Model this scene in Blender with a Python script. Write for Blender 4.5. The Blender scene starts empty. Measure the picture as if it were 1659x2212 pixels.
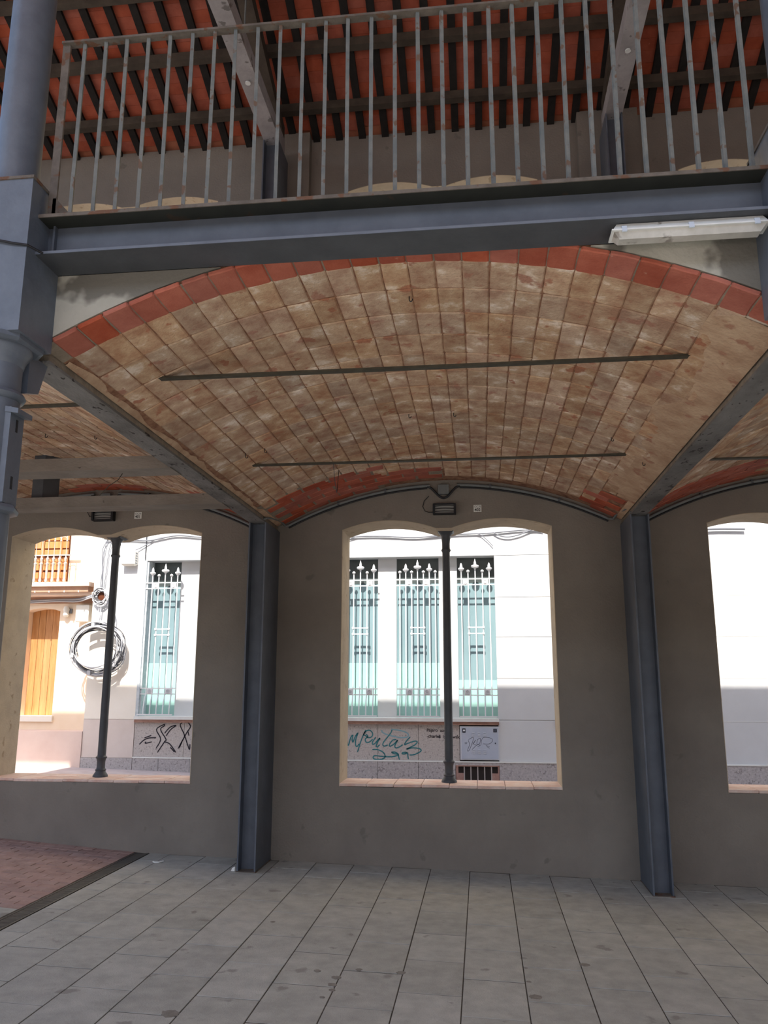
import bpy, math, random
from mathutils import Vector, Matrix

# ------------------------------------------------------------------ camera, sky, sun, exposure
scene = bpy.context.scene
COL = scene.collection
rnd = random.Random(7)

CAM = Vector((0.0656, -8.3185, 1.774))
PITCH, YAW, ROLL, FPX = 0.20603, 0.11757, 0.00175, 1750.72
r0 = Vector((math.cos(YAW), math.sin(YAW), 0)); f0 = Vector((-math.sin(YAW), math.cos(YAW), 0)); u0 = Vector((0, 0, 1))
fwd = f0 * math.cos(PITCH) + u0 * math.sin(PITCH)
up1 = u0 * math.cos(PITCH) - f0 * math.sin(PITCH)
rgt = r0 * math.cos(ROLL) + up1 * math.sin(ROLL)
upv = up1 * math.cos(ROLL) - r0 * math.sin(ROLL)
cam_data = bpy.data.cameras.new('camera')
cam = bpy.data.objects.new('camera', cam_data); COL.objects.link(cam)
cam_data.sensor_fit = 'HORIZONTAL'; cam_data.sensor_width = 36.0
cam_data.lens = FPX * 36.0 / 1659.0
cam_data.clip_start = 0.05; cam_data.clip_end = 300
m3 = Matrix((rgt, upv, -fwd)).transposed()
cam.matrix_world = Matrix.Translation(CAM) @ m3.to_4x4()
scene.camera = cam

SUN_SLOPE = 1.218
world = bpy.data.worlds.new('sky_world'); scene.world = world; world.use_nodes = True
wn = world.node_tree; wn.nodes.clear()
sky = wn.nodes.new('ShaderNodeTexSky'); sky.sky_type = 'NISHITA'; sky.sun_disc = False
sky.sun_elevation = math.atan(SUN_SLOPE); sky.sun_rotation = math.pi; sky.altitude = 50
sky.air_density = 1.0; sky.dust_density = 2.0; sky.ozone_density = 1.0
bg = wn.nodes.new('ShaderNodeBackground'); bg.inputs['Strength'].default_value = 0.30
wo = wn.nodes.new('ShaderNodeOutputWorld')
wn.links.new(sky.outputs[0], bg.inputs['Color']); wn.links.new(bg.outputs[0], wo.inputs['Surface'])

sun_d = bpy.data.lights.new('sun', 'SUN'); sun_d.energy = 7.0; sun_d.angle = math.radians(0.6); sun_d.color = (1.0, 0.95, 0.87)
sun = bpy.data.objects.new('sun', sun_d); COL.objects.link(sun); sun.location = (0, -20, 30)
sun.rotation_euler = Vector((0.02, 1.0, -SUN_SLOPE)).to_track_quat('-Z', 'Y').to_euler()

vs = scene.view_settings
vs.view_transform = 'Standard'; vs.look = 'None'; vs.exposure = 0.28; vs.gamma = 1.0; vs.use_curve_mapping = False
scene.display_settings.display_device = 'sRGB'

# ------------------------------------------------------------------ helpers
def lin(c):
    return tuple(((x / 255.0) / 12.92 if x / 255.0 <= 0.04045 else ((x / 255.0 + 0.055) / 1.055) ** 2.4) for x in c) + (1.0,)

def mat(name, c1, c2=None, c3=None, scale=4.0, detail=5.0, rough=0.8, bump=0.0, bscale=60.0, metal=0.0, var=0.0,
        spec=0.3, spot=None, spot_scale=20.0, spot_at=0.68, contrast=(0.35, 0.65), stretch=(1, 1, 1), coat=0.0, emit=None, emit_str=0.0):
    m = bpy.data.materials.new(name); m.use_nodes = True
    t = m.node_tree; N = t.nodes; L = t.links
    b = N['Principled BSDF']
    b.inputs['Roughness'].default_value = rough; b.inputs['Metallic'].default_value = metal
    b.inputs['Specular IOR Level'].default_value = spec; b.inputs['Coat Weight'].default_value = coat
    geo = N.new('ShaderNodeNewGeometry')
    mp = N.new('ShaderNodeMapping'); mp.inputs['Scale'].default_value = stretch
    L.new(geo.outputs['Position'], mp.inputs['Vector'])
    col = None
    if c2 is None:
        rgb = N.new('ShaderNodeRGB'); rgb.outputs[0].default_value = lin(c1); col = rgb.outputs[0]
    else:
        nz = N.new('ShaderNodeTexNoise'); nz.inputs['Scale'].default_value = scale; nz.inputs['Detail'].default_value = detail
        nz.inputs['Roughness'].default_value = 0.62
        L.new(mp.outputs[0], nz.inputs['Vector'])
        rp = N.new('ShaderNodeValToRGB'); rp.color_ramp.elements[0].position = contrast[0]; rp.color_ramp.elements[1].position = contrast[1]
        rp.color_ramp.elements[0].color = lin(c1); rp.color_ramp.elements[1].color = lin(c2)
        if c3 is not None:
            e = rp.color_ramp.elements.new(min(0.98, contrast[1] + 0.12)); e.color = lin(c3)
        L.new(nz.outputs['Fac'], rp.inputs['Fac']); col = rp.outputs['Color']
    if spot is not None:
        n2 = N.new('ShaderNodeTexNoise'); n2.inputs['Scale'].default_value = spot_scale; n2.inputs['Detail'].default_value = 4
        L.new(mp.outputs[0], n2.inputs['Vector'])
        r2 = N.new('ShaderNodeValToRGB'); r2.color_ramp.elements[0].position = spot_at; r2.color_ramp.elements[1].position = spot_at + 0.05
        L.new(n2.outputs['Fac'], r2.inputs['Fac'])
        mx = N.new('ShaderNodeMixRGB'); mx.inputs['Color2'].default_value = lin(spot)
        L.new(r2.outputs['Color'], mx.inputs['Fac']); L.new(col, mx.inputs['Color1']); col = mx.outputs[0]
    if var > 0:
        oi = N.new('ShaderNodeObjectInfo')
        ad = N.new('ShaderNodeMath'); ad.operation = 'ADD'; L.new(oi.outputs['Random'], ad.inputs[0]); L.new(geo.outputs['Random Per Island'], ad.inputs[1])
        fr = N.new('ShaderNodeMath'); fr.operation = 'FRACT'; L.new(ad.outputs[0], fr.inputs[0])
        hs = N.new('ShaderNodeHueSaturation')
        mr = N.new('ShaderNodeMapRange'); mr.inputs['To Min'].default_value = 1.0 - var; mr.inputs['To Max'].default_value = 1.0 + var
        L.new(fr.outputs[0], mr.inputs['Value']); L.new(mr.outputs[0], hs.inputs['Value'])
        f3 = N.new('ShaderNodeMath'); f3.operation = 'MULTIPLY'; f3.inputs[1].default_value = 7.31; L.new(fr.outputs[0], f3.inputs[0])
        f4 = N.new('ShaderNodeMath'); f4.operation = 'FRACT'; L.new(f3.outputs[0], f4.inputs[0])
        m2 = N.new('ShaderNodeMapRange'); m2.inputs['To Min'].default_value = 1.0 - var * 0.8; m2.inputs['To Max'].default_value = 1.0 + var * 0.8
        L.new(f4.outputs[0], m2.inputs['Value']); L.new(m2.outputs[0], hs.inputs['Saturation'])
        L.new(col, hs.inputs['Color']); col = hs.outputs[0]
    L.new(col, b.inputs['Base Color'])
    if bump > 0:
        n3 = N.new('ShaderNodeTexNoise'); n3.inputs['Scale'].default_value = bscale; n3.inputs['Detail'].default_value = 6
        L.new(mp.outputs[0], n3.inputs['Vector'])
        bp = N.new('ShaderNodeBump'); bp.inputs['Strength'].default_value = bump; bp.inputs['Distance'].default_value = 0.01
        L.new(n3.outputs['Fac'], bp.inputs['Height']); L.new(bp.outputs[0], b.inputs['Normal'])
    if emit is not None:
        b.inputs['Emission Color'].default_value = lin(emit); b.inputs['Emission Strength'].default_value = emit_str
    return m

WL = {}     # world location of every object made here (no rotations on parents)
def wloc(o):
    return WL.get(o.name, Vector((0, 0, 0)))

class MB:
    def __init__(s): s.v = []; s.f = []; s.smooth = False
    def add(s, vs_, fs):
        n = len(s.v); s.v.extend([tuple(p) for p in vs_]); s.f.extend([tuple(i + n for i in f) for f in fs]); return s
    def hexa(s, p):     # p: bottom 4 (ccw from above), top 4
        return s.add(p, [(3, 2, 1, 0), (4, 5, 6, 7), (0, 1, 5, 4), (1, 2, 6, 5), (2, 3, 7, 6), (3, 0, 4, 7)])
    def box(s, x0, x1, y0, y1, z0, z1):
        return s.hexa([(x0, y0, z0), (x1, y0, z0), (x1, y1, z0), (x0, y1, z0), (x0, y0, z1), (x1, y0, z1), (x1, y1, z1), (x0, y1, z1)])
    def bbox(s, x0, x1, y0, y1, z0, z1, b):     # box with chamfered edges on all sides (three rings)
        v = []; 
        for z, i in ((z0, b), (z0 + b, 0), (z1 - b, 0), (z1, b)):
            v += [(x0 + i, y0 + i, z), (x1 - i, y0 + i, z), (x1 - i, y1 - i, z), (x0 + i, y1 - i, z)]
        f = [(3, 2, 1, 0), (12, 13, 14, 15)]
        for k in range(3):
            for j in range(4):
                a = k * 4 + j; c = k * 4 + (j + 1) % 4
                f.append((a, c, c + 4, a + 4))
        return s.add(v, f)
    def lathe(s, prof, cx, cy, n=24, ax='z'):
        v = []; f = []
        for r, h in prof:
            for i in range(n):
                a = 2 * math.pi * i / n
                if ax == 'z': v.append((cx + r * math.cos(a), cy + r * math.sin(a), h))
                elif ax == 'y': v.append((cx + r * math.cos(a), h, cy + r * math.sin(a)))
                else: v.append((h, cx + r * math.cos(a), cy + r * math.sin(a)))
        for k in range(len(prof) - 1):
            for i in range(n):
                j = (i + 1) % n
                q = (k * n + i, k * n + j, (k + 1) * n + j, (k + 1) * n + i)
                f.append(q if ax != 'y' else q[::-1])
        f.append(tuple(range(n))[::-1]); f.append(tuple((len(prof) - 1) * n + i for i in range(n)))
        s.smooth = True
        return s.add(v, f)
    def tube(s, pts, r, n=8, flat=None):
        P = [Vector(p) for p in pts]; v = []; f = []
        for i, p in enumerate(P):
            a = P[max(0, i - 1)]; b = P[min(len(P) - 1, i + 1)]
            t = (b - a).normalized()
            up = Vector((0, 0, 1)) if abs(t.z) < 0.9 else Vector((0, 1, 0))
            x = t.cross(up).normalized(); y = x.cross(t).normalized()
            for k in range(n):
                an = 2 * math.pi * k / n
                v.append(p + x * (r * math.cos(an)) + y * (r * math.sin(an)))
        for i in range(len(P) - 1):
            for k in range(n):
                j = (k + 1) % n
                f.append((i * n + k, i * n + j, (i + 1) * n + j, (i + 1) * n + k))
        f.append(tuple(range(n))[::-1]); f.append(tuple((len(P) - 1) * n + k for k in range(n)))
        s.smooth = True
        return s.add(v, f)
    def prism_y(s, poly, y0, y1):   # polygon in (x, z), extruded along y
        n = len(poly)
        v = [(x, y0, z) for x, z in poly] + [(x, y1, z) for x, z in poly]
        f = [tuple(range(n)), tuple(range(2 * n - 1, n - 1, -1))]
        for i in range(n):
            j = (i + 1) % n; f.append((j, i, n + i, n + j))
        return s.add(v, f)
    def ribbon(s, pts, w, y, t=0.002):     # flat painted stroke on a wall facing -y; pts (x, z)
        P = [Vector((p[0], 0, p[1])) for p in pts]
        Q = []
        for i in range(len(P) - 1):            # Catmull-Rom smoothing
            a, b, c, d = P[max(0, i - 1)], P[i], P[i + 1], P[min(len(P) - 1, i + 2)]
            for k in range(5):
                u = k / 5
                Q.append(0.5 * ((2 * b) + (c - a) * u + (2 * a - 5 * b + 4 * c - d) * u * u + (3 * b - a - 3 * c + d) * u ** 3))
        Q.append(P[-1])
        v = []; f = []
        for i, p in enumerate(Q):
            a = Q[max(0, i - 1)]; b = Q[min(len(Q) - 1, i + 1)]
            tv = b - a; tv = tv.normalized() if tv.length > 1e-6 else Vector((1, 0, 0))
            nn = Vector((-tv.z, 0, tv.x)); ww = w * (0.5 if i in (0, len(Q) - 1) else 1.0)
            for yy in (y - t, y):
                for sg in (1, -1):
                    q = p + nn * (ww * 0.5 * sg); v.append((q.x, yy, q.z))
        for i in range(len(Q) - 1):
            a = i * 4; b = a + 4
            f += [(a, a + 1, b + 1, b), (a + 2, a, b, b + 2), (a + 1, a + 3, b + 3, b + 1)]
        return s.add(v, f)
    def build(s, name, m, parent=None, kind=None, label=None, cat=None, group=None, smooth=None):
        xs = [p[0] for p in s.v]; ys = [p[1] for p in s.v]; zs = [p[2] for p in s.v]
        c = Vector(((min(xs) + max(xs)) / 2, (min(ys) + max(ys)) / 2, min(zs)))
        me = bpy.data.meshes.new(name)
        me.from_pydata([(p[0] - c.x, p[1] - c.y, p[2] - c.z) for p in s.v], [], s.f); me.update()
        if m is not None: me.materials.append(m)
        if s.smooth if smooth is None else smooth:
            me.polygons.foreach_set('use_smooth', [True] * len(me.polygons)); me.set_sharp_from_angle(angle=math.radians(40))
        o = bpy.data.objects.new(name, me); COL.objects.link(o)
        WL[o.name] = c
        if parent is not None:
            o.parent = parent; o.location = c - wloc(parent)
        else:
            o.location = c
        tag(o, label, cat, group, kind)
        return o

def tag(o, label=None, cat=None, group=None, kind=None):
    if label: o['label'] = label
    if cat: o['category'] = cat
    if group: o['group'] = group
    if kind: o['kind'] = kind
    return o

def thing(name, loc, label, cat, group=None, kind=None):
    o = bpy.data.objects.new(name, None); COL.objects.link(o); o.empty_display_size = 0.1
    o.location = loc; WL[o.name] = Vector(loc)
    return tag(o, label, cat, group, kind)

def piece(name, me, parent, loc, rot=(0, 0, 0), scale=None):
    o = bpy.data.objects.new(name, me); COL.objects.link(o); o.parent = parent
    o.location = Vector(loc) - wloc(parent); o.rotation_euler = rot; WL[o.name] = Vector(loc)
    if scale: o.scale = scale
    return o

def mesh_of(mb, name, m, smooth=False):
    me = bpy.data.meshes.new(name); me.from_pydata(mb.v, [], mb.f); me.update(); me.materials.append(m)
    if smooth: me.polygons.foreach_set('use_smooth', [True] * len(me.polygons))
    return me

def copy_tree(o, d, parent=None, label=None, group=None, wl=None):
    c = o.copy(); COL.objects.link(c)
    if parent is None:
        c.location = o.location + Vector(d)
    else:
        c.parent = parent
    WL[c.name] = wloc(o) + Vector(d)
    if label: c['label'] = label
    if group: c['group'] = group
    for ch in o.children:
        copy_tree(ch, d, c)
    return c

def in_view(p, margin=60):
    d = Vector(p) - CAM; z = d.dot(fwd)
    if z <= 0.1: return False
    u = 829.5 + FPX * d.dot(rgt) / z; v = 1106 - FPX * d.dot(upv) / z
    return -margin < u < 1659 + margin and -margin < v < 2212 + margin

def text_mesh(name, body, size, m, parent, x, y, z, spacing=1.0, align='LEFT', label=None, extrude=0.0008):
    cu = bpy.data.curves.new(name, 'FONT'); cu.body = body; cu.size = size; cu.extrude = extrude; cu.align_x = align; cu.space_character = spacing; cu.offset = size * 0.02
    t = bpy.data.objects.new(name, cu); COL.objects.link(t)
    dg = bpy.context.evaluated_depsgraph_get(); dg.update()
    me = bpy.data.meshes.new_from_object(t.evaluated_get(dg)); me.name = name
    bpy.data.objects.remove(t); bpy.data.curves.remove(cu)
    me.materials.clear(); me.materials.append(m)
    o = bpy.data.objects.new(name, me); COL.objects.link(o)
    if parent is not None:
        o.parent = parent; o.location = Vector((x, y, z)) - wloc(parent)
    else:
        o.location = (x, y, z)
    o.rotation_euler = (math.pi / 2, 0, 0); WL[o.name] = Vector((x, y, z))
    if label: o['label'] = label
    return o

# ------------------------------------------------------------------ materials
M_PLASTER = mat('wall_plaster', (124, 117, 109), (136, 129, 120), scale=1.3, rough=0.95, bump=0.5, bscale=45, spot=(116, 110, 102), spot_scale=5, spot_at=0.66)
M_REVEAL = mat('window_reveal_plaster', (176, 161, 140), (190, 175, 152), scale=5, rough=0.9, bump=0.3, bscale=60, spot=(160, 143, 120), spot_scale=12, spot_at=0.64)
M_PAVER = mat('concrete_paver', (146, 147, 142), (172, 172, 166), scale=7, detail=9, rough=0.75, bump=0.3, bscale=120, var=0.085, contrast=(0.30, 0.70), spot=(132, 131, 126), spot_scale=5, spot_at=0.66)
M_BED = mat('joint_bed', (58, 54, 50), (74, 69, 64), scale=20, rough=0.95)
M_BRICKPAVE = mat('red_paving_brick', (146, 120, 114), (164, 138, 130), scale=8, rough=0.85, bump=0.3, bscale=90, var=0.08)
M_TILE = mat('vault_tile', (168, 130, 106), (198, 170, 142), (232, 216, 200), scale=6.5, detail=8, rough=0.92, bump=0.8, bscale=60, var=0.15, contrast=(0.36, 0.57), spot=(170, 122, 100), spot_scale=8, spot_at=0.62)
M_TILE_RED = mat('terracotta_tile', (158, 82, 64), (178, 102, 82), scale=6, rough=0.85, bump=0.35, bscale=80, var=0.12, spot=(190, 140, 120), spot_scale=11, spot_at=0.70)
M_MORTAR = mat('vault_mortar', (120, 82, 64), (168, 128, 102), scale=14, rough=0.95, bump=0.8, bscale=60)
M_GREYMORTAR = mat('grey_mortar', (128, 116, 102), (150, 138, 122), scale=12, rough=0.95, bump=0.6, bscale=60)
M_VPLASTER = mat('vault_skim_plaster', (172, 140, 114), (198, 170, 142), scale=5, rough=0.95, bump=0.9, bscale=38, spot=(166, 124, 102), spot_scale=7, spot_at=0.60)
M_CONC = mat('spandrel_concrete', (168, 164, 152), (186, 182, 170), scale=3, rough=0.9, bump=0.3, bscale=50, spot=(118, 114, 106), spot_scale=2.6, spot_at=0.54)
M_STEEL = mat('painted_steel', (80, 86, 96), (92, 98, 108), scale=5, rough=0.5, bump=0.08, bscale=40, spec=0.45)
M_STEELD = mat('dark_painted_steel', (62, 65, 70), (74, 77, 82), scale=5, rough=0.5, bump=0.1, bscale=40, spec=0.45)
M_IRON = mat('cast_iron_paint', (86, 93, 104), (98, 105, 116), scale=7, rough=0.40, bump=0.15, bscale=35, spec=0.5, spot=(100, 84, 76), spot_scale=22, spot_at=0.76)
M_FLANGE = mat('weathered_flange', (88, 86, 84), (122, 120, 118), scale=4, rough=0.75, bump=0.6, bscale=60, spot=(44, 40, 38), spot_scale=26, spot_at=0.62, stretch=(1, 0.5, 1))
M_BEAMGREY = mat('cross_beam_paint', (112, 104, 96), (132, 124, 116), scale=5, rough=0.75, bump=0.4, bscale=60, spot=(60, 54, 50), spot_scale=30, spot_at=0.72, stretch=(0.5, 1, 1))
M_RUST = mat('rusty_paint', (92, 85, 78), (112, 104, 96), scale=12, rough=0.75, bump=0.3, bscale=70, spot=(104, 76, 60), spot_scale=14, spot_at=0.58)
M_BALU = mat('baluster_paint', (102, 108, 108), (122, 124, 120), scale=16, rough=0.6, bump=0.2, bscale=90, spot=(104, 84, 70), spot_scale=18, spot_at=0.60)
M_RAFTER = mat('black_rafter', (30, 27, 25), (40, 36, 33), scale=10, rough=0.9)
M_PURLIN = mat('dark_purlin', (66, 58, 50), (82, 73, 63), scale=6, rough=0.85, bump=0.2, bscale=40)
M_TRUSS = mat('truss_paint', (146, 142, 142), (168, 164, 164), scale=4, rough=0.7, bump=0.35, bscale=30, spot=(112, 108, 106), spot_scale=8, spot_at=0.62)
M_ROOFTILE = mat('roof_brick', (146, 72, 52), (166, 88, 66), scale=6, rough=0.85, bump=0.15, bscale=60, var=0.07, spot=(186, 118, 96), spot_scale=13, spot_at=0.73)
M_ROOFTOP = mat('roof_outside', (150, 90, 66), (170, 106, 80), scale=3, rough=0.9)
M_FLTOP = mat('shaded_stained_flange', (38, 40, 37), (46, 48, 44), scale=6, rough=0.7, spot=(58, 48, 40), spot_scale=9, spot_at=0.64)  # near-black base paints the shade under the flange; brown spots are stains
M_TIE = mat('tie_bar_iron', (58, 54, 44), (72, 68, 56), scale=20, rough=0.7, spec=0.4)
M_BLACK = mat('black_plastic', (28, 29, 33), rough=0.5, spec=0.4)
M_CONDUIT = mat('grey_conduit', (104, 108, 108), (118, 122, 122), scale=8, rough=0.5, spec=0.4)
M_LENS = mat('frosted_lens', (150, 150, 146), rough=0.35, spec=0.5)
M_WHITEPL = mat('aged_white_plastic', (212, 214, 212), (224, 226, 224), scale=9, rough=0.5, spot=(160, 158, 154), spot_scale=12, spot_at=0.62)
M_DIFF = mat('lamp_diffuser', (176, 174, 168), (196, 194, 188), scale=10, rough=0.3, spec=0.5, spot=(140, 136, 130), spot_scale=9, spot_at=0.60)
M_CLIP = mat('clip_plastic', (206, 216, 228), rough=0.4)
M_PAPER = mat('white_paper', (226, 226, 220), rough=0.8)
M_INK = mat('dark_ink', (60, 60, 60), rough=0.8)
M_INKL = mat('light_ink', (150, 150, 150), rough=0.8)
M_SILL = mat('sill_tile', (212, 172, 156), (228, 210, 198), (240, 234, 226), scale=7, rough=0.85, bump=0.3, bscale=50, var=0.06, stretch=(1, 3, 1))
M_GRATE = mat('drain_grate', (66, 64, 60), (78, 75, 70), scale=12, rough=0.6, spec=0.4)
# across the street
M_WHITE = mat('white_render', (206, 207, 207), (212, 213, 213), scale=2, rough=0.85)
M_CREAM = mat('cream_render', (238, 230, 216), (242, 235, 222), scale=2, rough=0.85)
M_CREAMLOW = mat('beige_panel', (214, 200, 190), (222, 209, 200), scale=2, rough=0.85)
M_PEACH = mat('peach_render', (240, 218, 190), (246, 226, 202), scale=2, rough=0.85)
M_PEACHLOW = mat('peach_plinth', (214, 190, 178), (222, 200, 188), scale=2, rough=0.85)
M_UPPER = mat('ochre_upper_render', (224, 204, 166), (230, 212, 176), scale=1, rough=0.9)
M_GRANITE = mat('speckled_granite', (176, 168, 162), (198, 190, 184), scale=40, rough=0.7, spot=(150, 142, 138), spot_scale=26, spot_at=0.60)
M_GRANITE2 = mat('plinth_granite', (164, 158, 156), (188, 182, 180), scale=36, rough=0.75, spot=(140, 134, 132), spot_scale=26, spot_at=0.60)
M_LEDGE = mat('white_ledge', (222, 222, 216), (232, 232, 226), scale=6, rough=0.7)
M_MOULD = mat('brown_moulding', (150, 112, 98), (178, 142, 126), scale=9, rough=0.85, bump=0.3, stretch=(1, 4, 6))
M_ROUGHJAMB = mat('rough_stone_jamb', (178, 186, 190), (206, 212, 214), scale=9, rough=0.9, bump=1.0, bscale=22)
M_GRILLE = mat('white_painted_iron', (226, 226, 226), rough=0.5)
M_GRILLEC = mat('grille_rosette', (196, 198, 200), rough=0.5)
M_BLINDU = mat('blue_grey_blind', (124, 148, 154), (136, 162, 168), scale=2, rough=0.25, spec=0.5, stretch=(1, 1, 0.3))
M_BLINDL = mat('mint_blind', (156, 196, 188), (164, 204, 196), scale=2, rough=0.25, spec=0.5)
M_BLINDT = mat('lintel_shade_blind', (72, 80, 80), (84, 92, 92), scale=2, rough=0.12, spec=0.5)  # dark grey stands in for the lintel's shadow on the blinds
M_WOOD = mat('varnished_plank', (176, 124, 76), (200, 148, 98), scale=5, rough=0.55, stretch=(5, 5, 0.4), var=0.05, spot=(130, 82, 44), spot_scale=7, spot_at=0.70)
M_WOODB = mat('balcony_wood', (186, 124, 74), (206, 146, 94), scale=5, rough=0.55, stretch=(5, 5, 0.5), var=0.05)
M_WOODD = mat('dark_wood_gap', (96, 50, 26), rough=0.7)
M_BALUST = mat('balcony_iron', (190, 184, 176), rough=0.6)
M_CORNICE = mat('balcony_cornice', (216, 190, 168), (228, 204, 184), scale=4, rough=0.85)
M_CORNICED = mat('shaded_cornice', (176, 138, 114), (190, 152, 128), scale=4, rough=0.85)  # darker cornice tone, paints the brown shade under the balcony
M_CABLEL = mat('pale_cable', (190, 190, 192), rough=0.6)
M_CABLED = mat('dark_cable', (52, 52, 56), rough=0.6)
M_CABLEM = mat('grey_cable', (120, 122, 128), rough=0.6)
M_METER = mat('meter_box', (232, 228, 216), rough=0.6)
M_CABINET = mat('cabinet_paint', (178, 186, 200), (188, 194, 206), scale=3, rough=0.5)
M_CABFRAME = mat('cabinet_frame', (206, 210, 216), rough=0.5)
M_TEAL = mat('teal_paint', (38, 104, 112), (70, 136, 140), scale=14, rough=0.7)
M_FAINT = mat('faint_teal_paint', (134, 170, 180), rough=0.7)
M_BLACKPAINT = mat('black_paint', (36, 33, 42), rough=0.7)
M_MARKER = mat('marker_pen', (84, 88, 100), rough=0.7)
M_STICKD = mat('dark_sticker', (40, 40, 50), rough=0.6)
M_STICKW = mat('white_sticker', (226, 226, 228), rough=0.6)
M_STREET = mat('street_asphalt', (150, 142, 138), (164, 156, 152), scale=6, rough=0.9, bump=0.2)
M_SIDEWALK = mat('sidewalk_concrete', (186, 170, 164), (200, 186, 180), scale=5, rough=0.9)
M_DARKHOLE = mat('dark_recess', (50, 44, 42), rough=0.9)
M_VENTFR = mat('vent_brick', (158, 122, 112), (176, 142, 130), scale=12, rough=0.85)
M_VENTBAR = mat('vent_bar', (176, 168, 162), rough=0.7)
M_FARHOUSE = mat('unseen_house_render', (190, 172, 148), (204, 188, 164), scale=0.6, rough=0.9)
M_STAIN = mat('floor_stain', (112, 108, 102), (130, 126, 120), scale=30, rough=0.8)
M_GLASS = mat('dark_window_glass', (70, 82, 88), rough=0.1, spec=0.6)

# ------------------------------------------------------------------ the hall: dimensions
BAY = 3.709
X0, ZC, RV, HALF = -0.2725, 3.845, 3.65, 1.7765      # vault section
XL, XR, ZS, ZT = -1.3618, 0.8178, 0.781, 3.341       # window opening
WT = 0.47                                            # wall thickness
YF = -4.8                                            # front edge of the gallery
RS = 0.36                                            # roof slope

def floor_z(x):
    return -0.026 * x if x > -3.35 else 0.0871 + 0.068 * (-3.35 - x)

def vault_z(x, off=0.0):
    return ZC - RV + math.sqrt(RV * RV - (x - X0 - off) ** 2)

# ------------------------------------------------------------------ floor
mb = MB()
xs = [-12, -9, -6.5, -5, -3.35, 0, 6, 12]
for i in range(len(xs) - 1):
    a, b = xs[i], xs[i + 1]
    mb.hexa([(a, -13, floor_z(a) - 0.4), (b, -13, floor_z(b) - 0.4), (b, 0.3, floor_z(b) - 0.4), (a, 0.3, floor_z(a) - 0.4),
             (a, -13, floor_z(a) - 0.0035), (b, -13, floor_z(b) - 0.0035), (b, 0.3, floor_z(b) - 0.0035), (a, 0.3, floor_z(a) - 0.0035)])
floor = mb.build('floor', M_BED, kind='structure', label='sloping ground floor of grey pavers with joints and a red brick strip')
PW, PL = 0.3725, 0.572
pavers = []
for v in range(3):
    rr = random.Random(v); t = MB(); g = 0.0035
    t.bbox(-PW / 2 + g, PW / 2 - g, -PL / 2 + .006, PL / 2 - .006, -0.05, 0.0, 0.0015)
    pavers.append(mesh_of(t, 'paver', M_PAVER))
rest = MB()
def add_xform(mbt, src, loc, ang, axis='y'):
    ca, sa = math.cos(ang), math.sin(ang); vv = []
    for x, y, z in src.v:
        if axis == 'y': vv.append((loc[0] + x * ca + z * sa, loc[1] + y, loc[2] - x * sa + z * ca))
        else: vv.append((loc[0] + x, loc[1] + y * ca - z * sa, loc[2] + y * sa + z * ca))
    mbt.add(vv, src.f)
pav_src = MB(); pav_src.box(-PW / 2 + .0035, PW / 2 - .0035, -PL / 2 + .0035, PL / 2 - .0035, -0.05, 0.0)
SL = math.atan(0.026)
for k in range(-30, 30):
    xc = -0.084 + PW * k + PW / 2
    y0 = -1.165 if k % 2 == 0 else -0.885
    if k < -9: y0 = -2.102 - (0 if k % 2 == 0 else PL / 2)
    for j in range(-3, 22):
        yc = y0 - PL * j + PL / 2
        if yc > 0.2 or yc < -12.5: continue
        if k < -9 and yc + PL / 2 > -2.09: continue        # brick strip beyond the drain
        narrow = {-9: (-3.272, -3.064), -10: (-3.809, -3.432)}.get(k)
        if narrow:
            xc = (narrow[0] + narrow[1]) / 2; sw = (narrow[1] - narrow[0] - .007) / (PW - .007)
            piece('paver', rnd.choice(pavers), floor, (xc, yc, floor_z(xc)), (0, SL if k == -9 else math.atan(0.068), 0), (sw, 1, 1))
            continue
        loc = (xc, yc, floor_z(xc)); ang = SL if xc > -3.35 else math.atan(0.068)
        jit = rnd.uniform(-0.0012, 0.0012)
        if in_view(loc, 120):
            piece('paver', rnd.choice(pavers), floor, (xc, yc, loc[2] + jit), (rnd.uniform(-.001, .001), ang, rnd.uniform(-.002, .002)))
        else:
            add_xform(rest, pav_src, loc, ang)
rest.build('outer_pavers', M_PAVER, floor, kind='stuff')
# red paving bricks on the rising strip beyond the drain
bm_ = MB(); bm_.bbox(-0.0985, 0.0985, -0.0485, 0.0485, -0.04, 0.0, 0.003); brick_me = mesh_of(bm_, 'paving_brick', M_BRICKPAVE)
bsrc = MB(); bsrc.box(-0.0985, 0.0985, -0.0485, 0.0485, -0.04, 0.0); rest = MB(); nb = 0
for j in range(21):
    yc = -0.05 - 0.1 * j + 0.0
    for i in range(0, 21):
        wdt = 1.0
        if j % 2:
            xc = -3.632 - 0.2 * (i - 1)
            if i == 0: xc, wdt = -3.482, 0.485
        else:
            xc = -3.532 - 0.2 * i
        loc = (xc, yc, floor_z(xc))
        if in_view(loc, 30) and nb < 290:
            nb += 1; piece('paving_brick', brick_me, floor, (xc, yc, loc[2] + rnd.uniform(-.002, .002)), (0, math.atan(0.068), rnd.uniform(-.01, .01)), (wdt, 1, 1))
        elif wdt == 1.0:
            add_xform(rest, bsrc, loc, math.atan(0.068))
rest.build('outer_paving_bricks', M_BRICKPAVE, floor, kind='stuff')
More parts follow.
